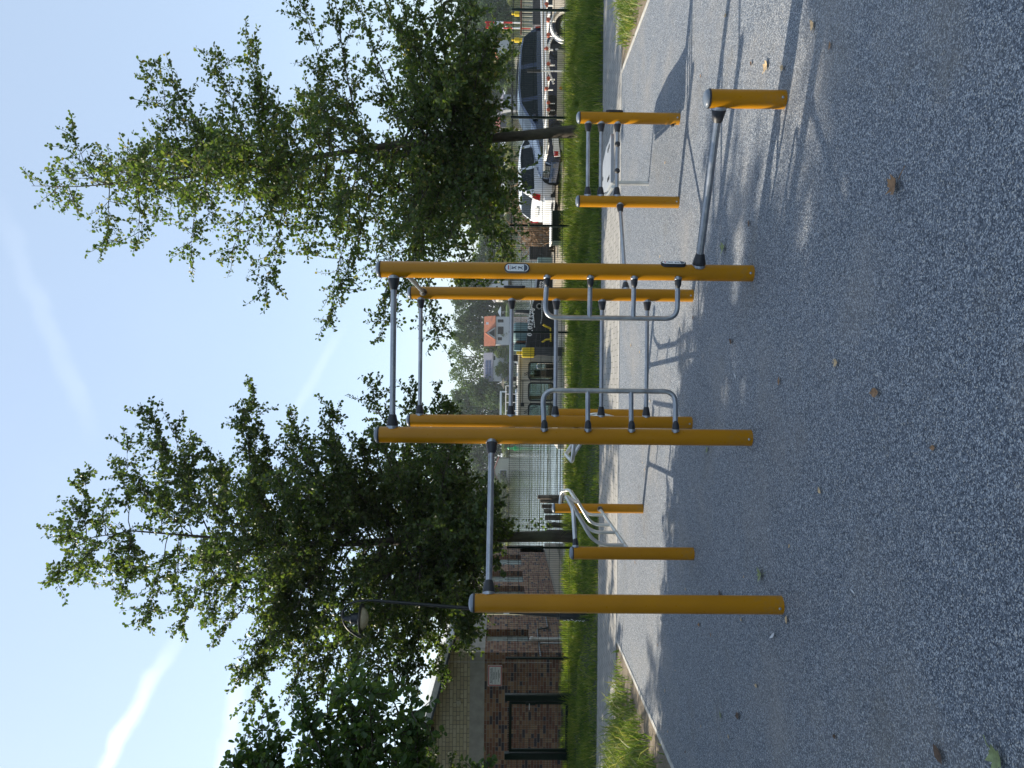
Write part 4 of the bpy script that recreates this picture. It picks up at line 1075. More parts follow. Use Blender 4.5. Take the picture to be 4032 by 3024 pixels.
# ---------------------------------------------------------------- parked cars
def car(name, label, loc, rz, paint, L, W, Hh, kind, front_detail):
    """body runs along local x, front at +x; built at its real place"""
    root = thing(name, loc, label, 'car'); root.rotation_euler.z = rz
    o = Vector(loc)
    wb0, wb1 = (-L * 0.29, L * 0.30)
    if kind == 'wagon':
        top = [(-L/2, .62), (-L/2 + .10, .98), (-L/2 + .42, 1.36), (-L/2 + .9, 1.44), (-0.2, 1.48), (.35, 1.43), (.75, 1.25), (1.22, 1.0), (1.7, .92), (L/2 - .25, .80), (L/2 - .04, .66), (L/2, .50)]
        gl0, gl1 = -L/2 + .30, 1.10
    else:
        top = [(-L/2, .60), (-L/2 + .06, .92), (-L/2 + .38, 1.30), (-L/2 + .75, 1.42), (-0.2, 1.46), (.3, 1.42), (.7, 1.24), (1.12, 1.0), (1.55, .93), (L/2 - .22, .80), (L/2 - .04, .66), (L/2, .50)]
        gl0, gl1 = -L/2 + .42, 1.02
    k = Hh / 1.48
    tx = [p[0] for p in top]; tz = [p[1] * k for p in top]
    topf = lambda x: float(np.interp(x, tx, tz))
    belt = lambda x: float(np.interp(x, [-L/2, -L/4, L/4, L/2], [.90 * k, .92 * k, .86 * k, .70 * k]))
    plan = lambda x: W / 2 * float(np.interp(abs(x) / (L / 2), [0, .55, .8, .93, 1.0], [1, 1, .955, .86, .66]))
    st = sorted(set(list(np.linspace(-L/2, L/2, 34)) + tx))
    body = MB(); glass = MB(); rows = []
    for x in st:
        zt = topf(x); zb = min(belt(x), zt - 0.02); w = plan(x)
        cab = max(0.0, zt - zb - 0.06)
        wr = w * 0.97 - min(0.27, cab * 0.42)
        zs = 0.20 * k
        rows.append([(x, w * .90, zs), (x, w * .985, zs + .10), (x, w, .55 * k if zb > .58 * k else zb * .8), (x, w * .965, zb), (x, wr + .02, zt - min(.07, (zt - zb) * .5)), (x, wr * .86, zt - min(.015, (zt - zb) * .2)), (x, 0, zt)])
    def wheel_cut(x, z): return any(math.hypot(x - c, z - .31) < .36 for c in (wb0, wb1))
    for i in range(len(rows) - 1):
        a, b_ = rows[i], rows[i + 1]; xm = (a[0][0] + b_[0][0]) / 2
        for j in range(6):
            for s in (1, -1):
                q = [a[j], b_[j], b_[j + 1], a[j + 1]]
                q = [(p[0], p[1] * s, p[2]) for p in q]
                isg = j == 3 and gl0 < xm < gl1 and not (-.05 < xm - 0.25 < .05) and not (-.05 < xm + L * .19 < .05)
                screen = j in (4, 5) and ((.42 < xm < 1.08) or (-L/2 + .12 < xm < -L/2 + .48))
                if j == 4 and screen: screen = True
                if j == 5 and screen or isg: (glass).add([o + Vector(p) for p in q], [(0, 1, 2, 3)], 'glass')
                else: body.add([o + Vector(p) for p in q], [(0, 1, 2, 3)], paint)
    for r_, _ in ((rows[0], 0), (rows[-1], 1)):
        ring = [(p[0], p[1], p[2]) for p in r_] + [(p[0], -p[1], p[2]) for p in r_[::-1][1:]]
        body.add([o + Vector(p) for p in ring], [tuple(range(len(ring)))], paint)
    body.box(o + Vector((0, 0, .27)), (L * .96, W * .86, .16), 'black')
    body.build('body', root, angle=50); glass.build('window', root, angle=50)
    V = lambda x, y, z: o + Vector((x, y, z))
    for x in (wb0, wb1):
        for s in (1, -1):
            w = MB(); w.lathe(V(x, s * (W / 2 - .20), .31), (0, s, 0), [(0, .20), (.0, .30), (.03, .315), (.17, .315), (.20, .29), (.20, .215), (.185, .21)], 'tyre', 24)
            wo = w.build('wheel', root)
            m = MB(); m.lathe(V(x, s * (W / 2 - .035), .31), (0, s, 0), [(0, .21), (.012, .21), (.018, .19), (.0, .17), (.004, .05), (.025, .05), (.028, .001)], 'rim', 20)
            for q in range(5):
                an = 2 * math.pi * q / 5; m.box(V(x + .11 * math.cos(an), s * (W / 2 - .022), .31 + .11 * math.sin(an)), (.19, .02, .045), 'rim', rot=Matrix.Rotation(-an, 3, 'Y'))
            m.build('rim', wo)
            ar = MB(); ar.lathe(V(x, s * (W / 2 - .012), .32), (0, s, 0), [(0, .355), (.014, .36), (.016, .33), (.002, .325)], 'black', 28); ar.build('wheel_arch', root)
    for s in (1, -1):
        m = MB(); m.box(V(1.0, s * (W / 2 + .07), .98 * k), (.10, .20, .13), paint); m.build('mirror', root, bevel=.03)
        t_ = MB(); t_.prism([V(-L/2 + .02, s * W * .34, .72 * k), V(-L/2 + .16, s * W * .44, .70 * k), V(-L/2 + .20, s * W * .445, .96 * k), V(-L/2 + .08, s * W * .38, .97 * k)], (-.03, s * .035, 0), 'redlens'); t_.build('tail_light', root)
        h = MB(); h.prism([V(L/2 - .46, s * W * .462, .66 * k), V(L/2 - .10, s * W * .37, .62 * k), V(L/2 - .12, s * W * .37, .74 * k), V(L/2 - .48, s * W * .455, .80 * k)], (.03, s * .04, .01), 'chrome')
        h.prism([V(L/2 - .42, s * (W * .462 + .042), .68 * k), V(L/2 - .12, s * (W * .37 + .042), .64 * k), V(L/2 - .14, s * (W * .37 + .042), .71 * k), V(L/2 - .43, s * (W * .455 + .042), .77 * k)], (.02, s * .006, .0), 'glass')
        h.build('headlight', root)
    pl = MB(); pl.box(V(-L/2 - .012, 0, .80 * k), (.02, .52, .12), 'whiteprint'); pl.build('number_plate', root)
    bp = MB(); bp.box(V(-L/2 + .06, 0, .37 * k), (.22, W * .82, .36), paint); bp.box(V(-L/2 - .055, 0, .28 * k), (.02, W * .7, .10), 'black'); bp.build('rear_bumper', root, bevel=.05)
    if front_detail:
        gr = MB()
        gr.box(V(L/2 - .03, 0, .56 * k), (.10, W * .50, .22), 'black')
        for q in range(4): gr.box(V(L/2 + .03, 0, (.475 + .055 * q) * k), (.02, W * .50, .018), 'chrome')
        gr.lathe(V(L/2 + .03, 0, .575 * k), (1, 0, 0), [(0, .115), (.012, .115), (.012, .09), (0, .09)], 'chrome', 24)
        gr.build('grille', root)
        bp = MB(); bp.box(V(L/2 - .10, 0, .33 * k), (.30, W * .84, .24), paint)
        for s in (1, -1): bp.box(V(L/2 + .045, s * W * .30, .33 * k), (.02, .30, .12), 'black'); bp.box(V(L/2 + .05, s * W * .30, .30 * k), (.02, .28, .02), 'chrome')
        bp.build('front_bumper', root, bevel=.05)
    if kind == 'wagon':
        rr = MB()
        for s in (1, -1): rr.tube([V(-L/2 + .6, s * .52, 1.44 * k), V(-.6, s * .55, 1.52 * k), V(.1, s * .54, 1.50 * k)], .014, 'black', 8)
        rr.build('roof_rail', root)
    return root
ca = G(2212, 690, YARD_Z); 
car('parked_car', 'dark blue estate car parked behind the boat trailer', (P(2150, 408, 25.6).x, 25.6, YARD_Z + 0.02), R(180 + 9), 'carblue', 4.78, 1.84, 1.56, 'wagon', True)
car('parked_car', 'white hatchback with red tail light parked behind the dark blue car', (P(2150, 655, 28.3).x, 28.3, YARD_Z + 0.02), R(24), 'carwhite', 4.1, 1.80, 1.50, 'hatch', False)

# ---------------------------------------------------------------- boat trailer
YT2 = 21.6
def tz(x, y): return P(x, y, YT2)
trl = thing('boat_trailer', (tz(2200, 340).x, YT2, YARD_Z), 'empty white boat trailer with red rollers behind the mesh fence', 'trailer')
b = MB()
xa, xb = tz(2150, 610).x, tz(2150, -120).x
for dy in (-0.02, 1.55):
    b.tube([(xa, YT2 + dy, 0.50), (xa + 1.2, YT2 + dy, 0.50), (xb, YT2 + dy, 0.62)], 0.035, 'white', 10)
for x in np.linspace(xa + .3, xb - .3, 6): b.box((x, YT2 + 0.77, 0.47), (0.07, 1.6, 0.07), 'white')
b.build('frame', trl)
for i, yy in enumerate((20, 80, 140, 195, 255, 312, 352, 408, 435)):
    q = tz(2165 if i % 3 else 2158, yy)
    br = MB(); br.box((q.x, YT2 + 0.02, q.z - 0.06), (0.03, 0.05, 0.16), 'white'); br.box((q.x + 0.07, YT2 + 0.02, q.z + 0.0), (0.16, 0.02, 0.025), 'white'); bo = br.build('roller_bracket', trl)
    rl_ = MB(); rl_.lathe((q.x, YT2 - 0.08, q.z + 0.045), (0.15, 1, 0), [(0, .035), (.02, .055), (.055, .035), (.09, .058), (.125, .035), (.16, .055), (.18, .035)], 'roller', 14); rl_.build('roller', bo)
for (yy) in (116,):
    q = tz(2230, yy); wx = q.x
    w = MB(); w.lathe((wx, YT2 - 0.14, YARD_Z + .31), (0, -1, 0), [(0, .16), (0, .29), (.03, .31), (.14, .31), (.17, .28), (.17, .17), (.15, .15)], 'tyre', 22); wo = w.build('wheel', trl)
    m = MB(); m.lathe((wx, YT2 - 0.28, YARD_Z + .31), (0, -1, 0), [(0, .16), (.015, .16), (.01, .08), (.03, .06), (.03, .001)], 'white', 18); m.build('rim', wo)
    mg = MB(); n = 14; pts = []
    for k in range(n + 1): a = math.pi * (0.02 + 0.96 * k / n); pts.append((wx + .47 * math.cos(a), YARD_Z + .31 + .44 * math.sin(a)))
    inner = [(wx + .43 * math.cos(math.pi * (0.02 + 0.96 * k / n)), YARD_Z + .31 + .40 * math.sin(math.pi * (0.02 + 0.96 * k / n))) for k in range(n + 1)]
    for k in range(n):
        mg.prism([(pts[k][0], YT2 - .36, pts[k][1]), (pts[k + 1][0], YT2 - .36, pts[k + 1][1]), (inner[k + 1][0], YT2 - .36, inner[k + 1][1]), (inner[k][0], YT2 - .36, inner[k][1])], (0, .26, 0), 'white')
    mg.build('mudguard', trl)
b = MB(); b.tube(fillet([tz(2200, 122), tz(2172, 150), tz(2158, 185), tz(2158, 275), tz(2180, 330)], .3), .03, 'white', 8); b.build('side_rail', trl)
q0, q1 = tz(2200, 475), tz(2200, 200)
b = MB(); b.box(((q0.x + q1.x) / 2, YT2 - 0.06, tz(2214, 370).z), (q1.x - q0.x, 0.03, 0.30), 'beige'); so = b.build('side_board', trl)
b = MB(); b.lathe(((q0.x + q1.x) / 2 - .1, YT2 - 0.075, tz(2208, 360).z), (0, -1, 0), [(0, .05), (.008, .05), (.012, .03)], 'orange', 16); b.build('reflector', so)
b = MB(); p0, p1 = tz(2192, 618), tz(2196, 545); b.box(((p0.x + p1.x) / 2, YT2 - 0.05, p0.z + 0.02), (p1.x - p0.x, 0.03, 0.17), 'white', rot=Matrix.Rotation(R(-7), 3, 'Y')); lo_ = b.build('light_board', trl)
b = MB(); b.box((p0.x + 0.07, YT2 - 0.08, p0.z + 0.02), (0.12, 0.04, 0.12), 'redlens'); b.build('tail_lamp', lo_, bevel=.008)
b = MB()
for s_, yy in ((0, 430), (1, 395)):
    q = tz(2180, yy); b.lathe((q.x, YT2 + .1, q.z + .06), (0, -1, 0), [(0, .10), (0, .16), (.03, .175), (.08, .175), (.10, .15), (.10, .10)], 'tyre', 18)
b.build('support_wheel', trl)
b = MB(); q = tz(2150, 300)
b.tube([(q.x, YT2 - .35, YARD_Z), (q.x, YT2 - .35, tz(2126, 300).z), (q.x, YT2 - .35, tz(2125, 300).z)], 0.022, 'white', 10)
b.tube([(q.x, YT2 - .35, tz(2128, 300).z), (q.x, YT2 - .35, tz(2100, 300).z), (q.x, YT2 - .35, tz(2074, 300).z)], 0.042, 'black', 12)
tag(b.build('winch_post'), 'slim white post with thick black sleeve in front of the dark blue car', 'post')

# ---------------------------------------------------------------- yard clutter
def boxthing(name, label, cat, x0, x1, yA, yB, Y, depth, m, detail=None, bevel=0.01):
    a = P(x1, yA, Y); c = P(x0, yB, Y)
    w = c.x - a.x; h = c.z - a.z
    root = thing(name, ((a.x + c.x) / 2, Y + depth / 2, a.z), label, cat)
    b = MB(); b.box(((a.x + c.x) / 2, Y + depth / 2, a.z + h / 2), (w, depth, h), m); b.build('shell', root, bevel=bevel)
    return root, a, c, w, h
r0, a, c, w, h = boxthing('garden_box', 'dark green slatted storage box with white lid edge in front of the brushwood', 'storage box', 2176, 2262, 950, 828, 20.6, 0.7, 'fencegreen')
b = MB()
for k in range(7): b.box(((a.x + c.x) / 2, 20.59, a.z + h * (k + .5) / 7), (w * .97, 0.03, h / 7 - .025), 'fencegreen')
b.build('slat', r0, bevel=.004)
b = MB(); b.box(((a.x + c.x) / 2, 20.95, c.z + .02), (w + .06, .78, .035), 'white'); b.build('lid', r0, bevel=.006)
# low concrete wall and brush pile
b = MB(); a = P(2160, 960, 31); c = P(2088, 805, 31); b.box(((a.x + c.x) / 2, 31, (YARD_Z + c.z) / 2), (c.x - a.x, .25, c.z - YARD_Z), 'concrete')
tag(b.build('concrete_wall', bevel=.01), 'low grey concrete wall under the pile of dry brushwood', 'wall')
rg = random.Random(12); b = MB()
a0, a1 = P(2030, 985, 30).x, P(2030, 640, 30).x
for k in range(420):
    x = rg.uniform(a0, a1) ; u_x = (x - a0) / (a1 - a0)
    zz_ = rg.uniform(0.35, 1.25) * (0.6 + 0.4 * math.sin(u_x * 3)) + 0.05
    p = Vector((x, 30.2 + rg.uniform(-.9, 1.2), zz_)); d = Vector((rg.uniform(-1, 1), rg.uniform(-.6, .6), rg.uniform(-.55, .75))).normalized() * rg.uniform(.3, .9)
    mid = p + d * .5 + Vector((rg.uniform(-.1, .1), 0, rg.uniform(-.05, .12)))
    b.tube([p, mid, p + d], [0.014, 0.010, 0.004], 'dryw', 3, cap=False)
for k in range(160):
    x = rg.uniform(a0, a1); b.tube([(x, 30 + rg.uniform(-.6, .8), YARD_Z), (x + rg.uniform(-.3, .3), 30, .3), (x + rg.uniform(-.6, .6), 30, rg.uniform(.6, 1.1))], [.02, .014, .006], 'dryw', 3, cap=False)
tag(b.build('brushwood_pile'), 'heap of dry brown cut branches left of the white car', 'brush pile')
for i, (x0, x1, yA, yB, Y, lab) in enumerate(((2085, 2118, 1022, 970, 29.0, 'black slatted crate, upper one beside the brushwood'), (2119, 2150, 1018, 972, 29.0, 'black slatted crate, lower one beside the brushwood'))):
    r0, a, c, w, h = boxthing('crate', lab, 'crate', x0, x1, yA, yB, Y, 0.5, 'darkgrey')
    b = MB()
    for k in range(4): b.box(((a.x + c.x) / 2, Y - .01, a.z + h * (k + .5) / 4), (w, .03, h / 4 - .03), 'black')
    b.build('slat', r0)
r0, a, c, w, h = boxthing('cabinet', 'small teal metal cabinet beside the black crates', 'cabinet', 2118, 2172, 1040, 1012, 28.4, 0.45, 'teal')
b = MB(); b.box(((a.x + c.x) / 2, 28.39, (a.z + c.z) / 2), (w * .85, .02, h * .85), 'teal'); b.build('door', r0, bevel=.005)
r0, a, c, w, h = boxthing('dark_tank', 'low dark tank on the quay between the cabinet and the storage box', 'tank', 2150, 2172, 1060, 950, 29.8, 0.9, 'black', bevel=.05)
# low dark wall, railing, bollards and mast at the right edge
b = MB(); a = P(2180, 98, 33.5); c = P(2100, -160, 33.5); b.box(((a.x + c.x) / 2, 33.7, (YARD_Z + c.z) / 2), (c.x - a.x, .4, c.z - YARD_Z), 'darkgrey')
tag(b.build('dark_wall', bevel=.01), 'dark grey rough wall at the right edge behind the trailer', 'wall')
rl0 = thing('railing', (P(2100, 60, 34.4).x, 34.4, YARD_Z), 'beige slatted railing with orange top rail above the dark wall', 'railing')
b = MB(); zt_, zb2 = P(2052, 60, 34.4).z, P(2100, 60, 34.4).z
xa, xb = P(2060, 135, 34.4).x, P(2060, -160, 34.4).x
for x in np.arange(xa, xb, .17): b.box((x, 34.4, (zt_ + zb2) / 2), (.09, .03, zt_ - zb2 - .08), 'beige')
b.build('slat', rl0)
b = MB(); b.tube([(xa, 34.4, zt_), ((xa + xb) / 2, 34.4, zt_), (xb, 34.4, zt_)], .035, 'rust', 8); b.tube([(xa, 34.4, zb2), ((xa + xb) / 2, 34.4, zb2), (xb, 34.4, zb2)], .03, 'beige', 8); b.build('rail', rl0)
for yy, lab, bw in ((55, 'mooring post with yellow cap and thick black base, right of the mast', 'black'), (158, 'thin yellow mooring post behind the roof of the dark car', 'yel2')):
    q = P(2050, yy, 36.2); b = MB(); zt_ = P(2014, yy, 36.2).z
    b.lathe((q.x, 36.2, YARD_Z - .5), (0, 0, 1), [(0, .09), (zt_ - .38 - YARD_Z + .5, .09)], bw, 14)
    b.lathe((q.x, 36.2, zt_ - .37), (0, 0, 1), [(0, .11), (.22, .11), (.24, .05), (.36, .05), (.37, .01)], 'yel2', 14)
    tag(b.build('mooring_post'), lab, 'post')
ms = thing('signal_mast', (P(2050, 97, 62).x, 62, -1), 'red and white banded lattice mast on the water', 'mast')
for yy in (88, 110):
    b = MB(); x = P(2000, yy, 62).x; zz0, zz1 = -1.0, P(1910, 98, 62).z; n = 6
    for k in range(n):
        za, zb3 = zz0 + (zz1 - zz0) * k / n, zz0 + (zz1 - zz0) * (k + 1) / n
        b.lathe((x, 62, za), (0, 0, 1), [(0, .065), (zb3 - za, .065)], 'red' if k % 2 else 'white', 10)
    b.build('leg', ms)
for k, zx in enumerate((1922, 1955, 1985)):
    b = MB(); q = P(zx, 99, 62); b.box((q.x, 62, q.z), (.42, .06, .34 if k < 2 else .07), 'red' if k % 2 == 0 else 'white'); b.build('panel', ms)

# ---------------------------------------------------------------- boats at the quay
YB = 30.0
bt = thing('workboat', (P(2100, 1520, YB).x, YB, WATER_Z), 'cream workboat with a big windowed wheelhouse moored at the quay', 'boat')
x0, x1 = P(2100, 1665, YB).x, P(2100, 1400, YB).x
zr_, zk = P(2048, 1500, YB).z, WATER_Z + .15
dp = 2.6
b = MB()
b.prism([(x0 - 1.0, YB - .25, WATER_Z - .4), (x1 + .6, YB - .25, WATER_Z - .4), (x1 + 2.2, YB + dp / 2, WATER_Z - .3), (x1 + .6, YB + dp + .25, WATER_Z - .4), (x0 - 1.0, YB + dp + .25, WATER_Z - .4)], (0, 0, .75), 'offwhite')
b.build('hull', bt, bevel=.06)
wins = []
for ya, yb2, lab in ((1494, 1428, 0), (1576, 1509, 1), (1655, 1592, 2)):
    wins.append((P(2100, ya, YB).x, P(2100, yb2, YB).x))
zw0, zw1 = P(2178, 1500, YB).z, P(2083, 1500, YB).z
b = MB(); z0 = WATER_Z + .35
def front_wall(xA, xB, zA, zB): b.box(((xA + xB) / 2, YB, (zA + zB) / 2), (xB - xA, .08, zB - zA), 'offwhite')
front_wall(x0, x1, z0, zw0); front_wall(x0, x1, zw1, zr_)
ex = [x0] + [v for w in wins[::-1] for v in w] + [x1]
for i in range(0, len(ex), 2): front_wall(ex[i], ex[i + 1], zw0, zw1)
b.box((x0 + .04, YB + dp / 2, (z0 + zr_) / 2), (.08, dp - .1, zr_ - z0), 'offwhite'); b.box((x1 - .04, YB + dp / 2, (z0 + .5 + z0) / 2), (.08, dp - .1, .5), 'offwhite'); b.box((x1 - .04, YB + dp / 2, zr_ - .15), (.08, dp - .1, .3), 'offwhite')
b.box(((x0 + x1) / 2, YB + dp, (z0 + zw0) / 2), (x1 - x0, .08, zw0 - z0), 'offwhite'); b.box(((x0 + x1) / 2, YB + dp, (zw1 + zr_) / 2), (x1 - x0, .08, zr_ - zw1), 'offwhite')
for x in (x0, x0 + (x1 - x0) * .36, x0 + (x1 - x0) * .7, x1): b.box((x, YB + dp, (zw0 + zw1) / 2), (.16, .078, zw1 - zw0), 'offwhite')
b.build('wheelhouse', bt, smooth=False)
b = MB(); b.box(((x0 + x1) / 2, YB + dp / 2, zr_ + .04), (x1 - x0 + .16, dp + .2, .09), 'offwhite'); rfb = b.build('roof', bt, bevel=.02)
for (a, c) in wins:
    fr = MB(); cx, cz, ww, hh_ = (a + c) / 2, (zw0 + zw1) / 2, c - a, zw1 - zw0
    def rrect(W_, H_, rad, n=5):
        out = []
        for qx, qz, a0 in ((1, 1, 0), (-1, 1, 90), (-1, -1, 180), (1, -1, 270)):
            for k in range(n + 1):
                an = R(a0 + 90 * k / n); out.append((qx * (W_ / 2 - rad) + rad * math.cos(an), qz * (H_ / 2 - rad) + rad * math.sin(an)))
        return out
    o_, i_ = rrect(ww + .08, hh_ + .08, .14), rrect(ww - .04, hh_ - .04, .11); n = len(o_)
    V_ = [(cx + p[0], YB - .055, cz + p[1]) for p in o_] + [(cx + p[0], YB - .055, cz + p[1]) for p in i_] + [(cx + p[0], YB - .03, cz + p[1]) for p in i_]
    fr.add(V_, [(k, (k + 1) % n, n + (k + 1) % n, n + k) for k in range(n)] + [(n + k, n + (k + 1) % n, 2 * n + (k + 1) % n, 2 * n + k) for k in range(n)], 'black')
    # corner fillers hide the square cut-out behind the rounded frame
    for sx in (1, -1):
        for sz in (1, -1): fr.box((cx + sx * (ww / 2 - .03), YB - .02, cz + sz * (hh_ / 2 - .03)), (.06, .03, .06), 'black')
    fo = fr.build('window_frame', bt)
    gl = MB(); gl.box((cx, YB + .03, cz), (ww, .012, hh_), 'glassclear'); gl.build('pane', fo, smooth=False)
dr_ = MB(); a, c = wins[1]; 
for x in (a - .11, c + .11): dr_.box((x, YB - .045, (zk + zw1 + .2) / 2 + .1), (.022, .012, zw1 + .25 - zk), 'black')
dr_.box(((a + c) / 2, YB - .045, zw1 + .24), (c - a + .24, .012, .022), 'black'); dr_.build('door_frame', bt)
for (wa, wc) in (wins[0], wins[2]):
    wp = MB()
    for k in (0, 1):
        xs_ = wc - .35 - .06 * k if wa > 0 else wc - .2 - .06 * k
        wp.tube([(xs_ - .1, YB - .10, zw1 + .20 - .02 * k), (xs_ + .12, YB - .09, zw1 - .2), (xs_ + .28, YB - .085, zw1 - .5)], .012, 'black', 5)
    wp.build('wiper', bt)
hr = MB(); xx = P(2150, 1440, YB - .5).x
hr.tube(fillet([(xx - .12, YB - .5, zw0 - .35), (xx - .12, YB - .5, P(2115, 1440, YB - .5).z), (xx + .08, YB - .5, P(2115, 1430, YB - .5).z), (xx + .08, YB - .5, zw0 - .1), (xx + .45, YB - .5, zw0 - .35)], .09), .022, 'chrome', 10); hr.build('handrail', bt)
mr = MB(); q = P(2057, 1593, YB - .2); mr.box((q.x, YB - .2, q.z), (.15, .08, .13), 'black'); mr.tube([(q.x, YB - .2, q.z), (q.x + .02, YB - .1, q.z + .03), (q.x + .03, YB, q.z + .02)], .012, 'black', 6); mr.build('mirror', bt, bevel=.02)
for (xx, yy, sx, sz, m) in ((2022, 1492, .17, .20, 'black'), (2030, 1410, .25, .24, 'black'), (2038, 1428, .10, .22, 'white'), (2040, 1475, .14, .1, 'white'), (2040, 1537, .16, .12, 'grey'), (2034, 1522, .1, .1, 'black'), (2030, 1434, .1, .08, 'black')):
    q = P(xx, yy, YB + .5); b = MB(); b.box((q.x, YB + .5, q.z), (sx, .2, sz), m); b.tube([(q.x, YB + .5, zr_ + .05), (q.x, YB + .5, (zr_ + q.z) / 2 + .02), (q.x, YB + .5, q.z)], .018, 'grey', 6); b.build('roof_lamp', rfb, bevel=.02)
b = MB()
for x in np.linspace(x0 + .1, P(2100, 1520, YB).x, 5): b.tube([(x, YB + .8, zr_), (x, YB + .8, zr_ + .25), (x, YB + .8, P(1992, 1560, YB).z)], .018, 'white', 6)
for z in (P(1992, 1560, YB).z, P(2038, 1560, YB).z): b.tube([(x0 + .1, YB + .8, z), (x0 + .8, YB + .8, z), (P(2100, 1520, YB).x, YB + .8, z)], .018, 'white', 6)
b.build('roof_railing', rfb)
b = MB(); b.box((P(2140, 1430, YB + 1).x - .1, YB + 1.2, zw0 - .02), (.9, .6, .5), 'darkgrey'); b.box((P(2140, 1470, YB + 1).x, YB + 1.3, zw0 + .25), (.28, .3, .9), 'black'); b.build('helm_console', bt, bevel=.03)

# black barge with painted number
YG = 31.5
bg = thing('barge', (P(2150, 1280, YG).x, YG, WATER_Z), 'long black barge with white painted number on its raised bow', 'barge')
def gp(x, y): q = P(x, y, YG); return (q.x, q.z)
xA, xB = gp(2100, 1372)[0], gp(2100, 1060)[0]
prof = [(xA, WATER_Z - .3), (xB, WATER_Z - .3), (xB, gp(2120, 1060)[1]), gp(2108, 1170), gp(2098, 1195), gp(2086, 1245), gp(2078, 1300), gp(2070, 1366), (xA, gp(2068, 1372)[1])]
b = MB(); b.prism([(x, YG, z) for x, z in prof], (0, 3.0, 0), 'hull'); b.build('hull', bg, bevel=.03)
b = MB()
d = Vector((gp(2104, 1185)[0] - gp(2080, 1330)[0], 0, gp(2104, 1185)[1] - gp(2080, 1330)[1])); an = math.atan2(d.z, d.x)
def letter(sx, sy, body, size, m='white'):
    q = P(sx, sy, YG - .012); b.text(body, size, Matrix.Translation((q.x, YG - .012, q.z)) @ Matrix.Rotation(-an, 4, 'Y') @ Matrix.Rotation(R(90), 4, 'X'), m, .004, .012)
for sx, sy, ch in ((2086, 1317, '0'), (2089, 1304, 'L'), (2088, 1290, '0'), (2089, 1276, '3'), (2091, 1262, '2'), (2094, 1246, '5'), (2096, 1233, '7'), (2098, 1219, '0')): letter(sx, sy, ch, .25)
letter(2133, 1123, '352', .22)
b.build('lettering', bg, smooth=False)
for (xx, yy) in ((2123, 1206),):
    q = P(xx, yy, YG); m = MB(); m.lathe((q.x, YG + .005, q.z), (0, -1, 0), [(0, .12), (.02, .12), (.02, .085), (.005, .085), (.005, .001)], 'rim', 20); m.build('porthole', bg)
b = MB()
for pts in (((2088, 1182), (2100, 1240), (2105, 1290)), ((2135, 1180), (2133, 1250), (2130, 1275))):
    b.tube([Vector((P(x, y, YG - .03).x, YG - .03, P(x, y, YG - .03).z)) for x, y in pts], .018, 'white', 6)
b.build('rubbing_strake', bg)
b = MB()
for xx in (2108, 2125, 2142, 2160, 2178):
    q0, q1 = P(xx, 1368, YG - .015), P(xx + 6, 1290, YG - .015); b.tube([(q0.x, YG - .012, q0.z), ((q0.x + q1.x) / 2, YG - .012, (q0.z + q1.z) / 2), (q1.x, YG - .012, q1.z)], .012, 'darkgrey', 5)
for yy in (1340, 1312, 1290):
    q0, q1 = P(2100, yy, YG - .015), P(2205, yy, YG - .015); b.tube([(q0.x, YG - .012, q0.z), (q0.x, YG - .012, 0), (q0.x, YG - .012, q1.z)], .010, 'darkgrey', 5)
b.build('plate_seam', bg)
def deckbox(x0, x1, ya, yb, m, name, label, cat, Y=YG + 1.0):
    a = P(x1, ya, Y); c = P(x0, yb, Y); b = MB(); b.box(((a.x + c.x) / 2, Y + .35, (a.z + c.z) / 2), (c.x - a.x, .7, c.z - a.z), m)
    return tag(b.build(name, bevel=.025), label, cat)
deckbox(2024, 2074, 1380, 1354, 'teal', 'deck_locker', 'faded teal locker on the barge deck left of the rusty one', 'locker')
deckbox(2033, 2070, 1350, 1330, 'rust', 'deck_locker', 'rusty brown locker on the barge deck', 'locker')
deckbox(2028, 2085, 1232, 1219, 'darkgrey', 'gangway_post', 'thick grey upright on the barge bow between the tall posts', 'post')
q = P(2060, 1312, YG + 1.3); b = MB(); b.lathe((q.x, YG + 1.3, 0.55), (0, 0, 1), [(0, .46), (.62, .46), (.72, .36), (.76, .10), (.78, .001)], 'teal', 24); tag(b.build('deck_tank'), 'pale round tank on the barge deck behind the painted number', 'tank')
YQ = 29.2
yb_ = thing('yellow_container', (P(2080, 1388, YQ).x, YQ, 0), 'yellow metal container with narrow lid on the quay beside the wheelhouse', 'container')
a, c = P(2104, 1406, YQ), P(2056, 1368, YQ)
b = MB(); b.box(((a.x + c.x) / 2, YQ + .3, (a.z + c.z) / 2), (c.x - a.x, .6, c.z - a.z), 'yel2'); b.build('shell', yb_, bevel=.03)
a2, c2 = P(2056, 1394, YQ), P(2036, 1382, YQ)
b = MB(); b.box(((a2.x + c2.x) / 2, YQ + .3, (a2.z + c2.z) / 2 + .01), (c2.x - a2.x, .3, c2.z - a2.z), 'yel2'); b.build('lid', yb_, bevel=.02)
b = MB(); a3 = P(2180, 1395, YQ); b.box(((a.x + c.x) / 2 + .05, YQ + .3, (a.z + a3.z) / 2 - .2), ((c.x - a.x) * .9, .5, a.z - a3.z + .38), 'darkgrey'); b.build('pedestal', yb_, bevel=.02)
dv = thing('davit', (P(2170, 1300, YG - 1).x, YG - 1, WATER_Z), 'yellow steel mooring frame hanging on the black barge side', 'frame')
b = MB()
for pts in (((2138, 1278), (2154, 1288), (2170, 1294)), ((2168, 1290), (2169, 1320), (2169, 1345)), ((2134, 1348), (2150, 1338), (2172, 1334)), ((2200, 1296), (2200, 1310), (2200, 1318))):
    b.tube([P(x, y, YG - .4) for x, y in pts], .04, 'yel2', 8)
b.build('bar', dv)
b = MB()
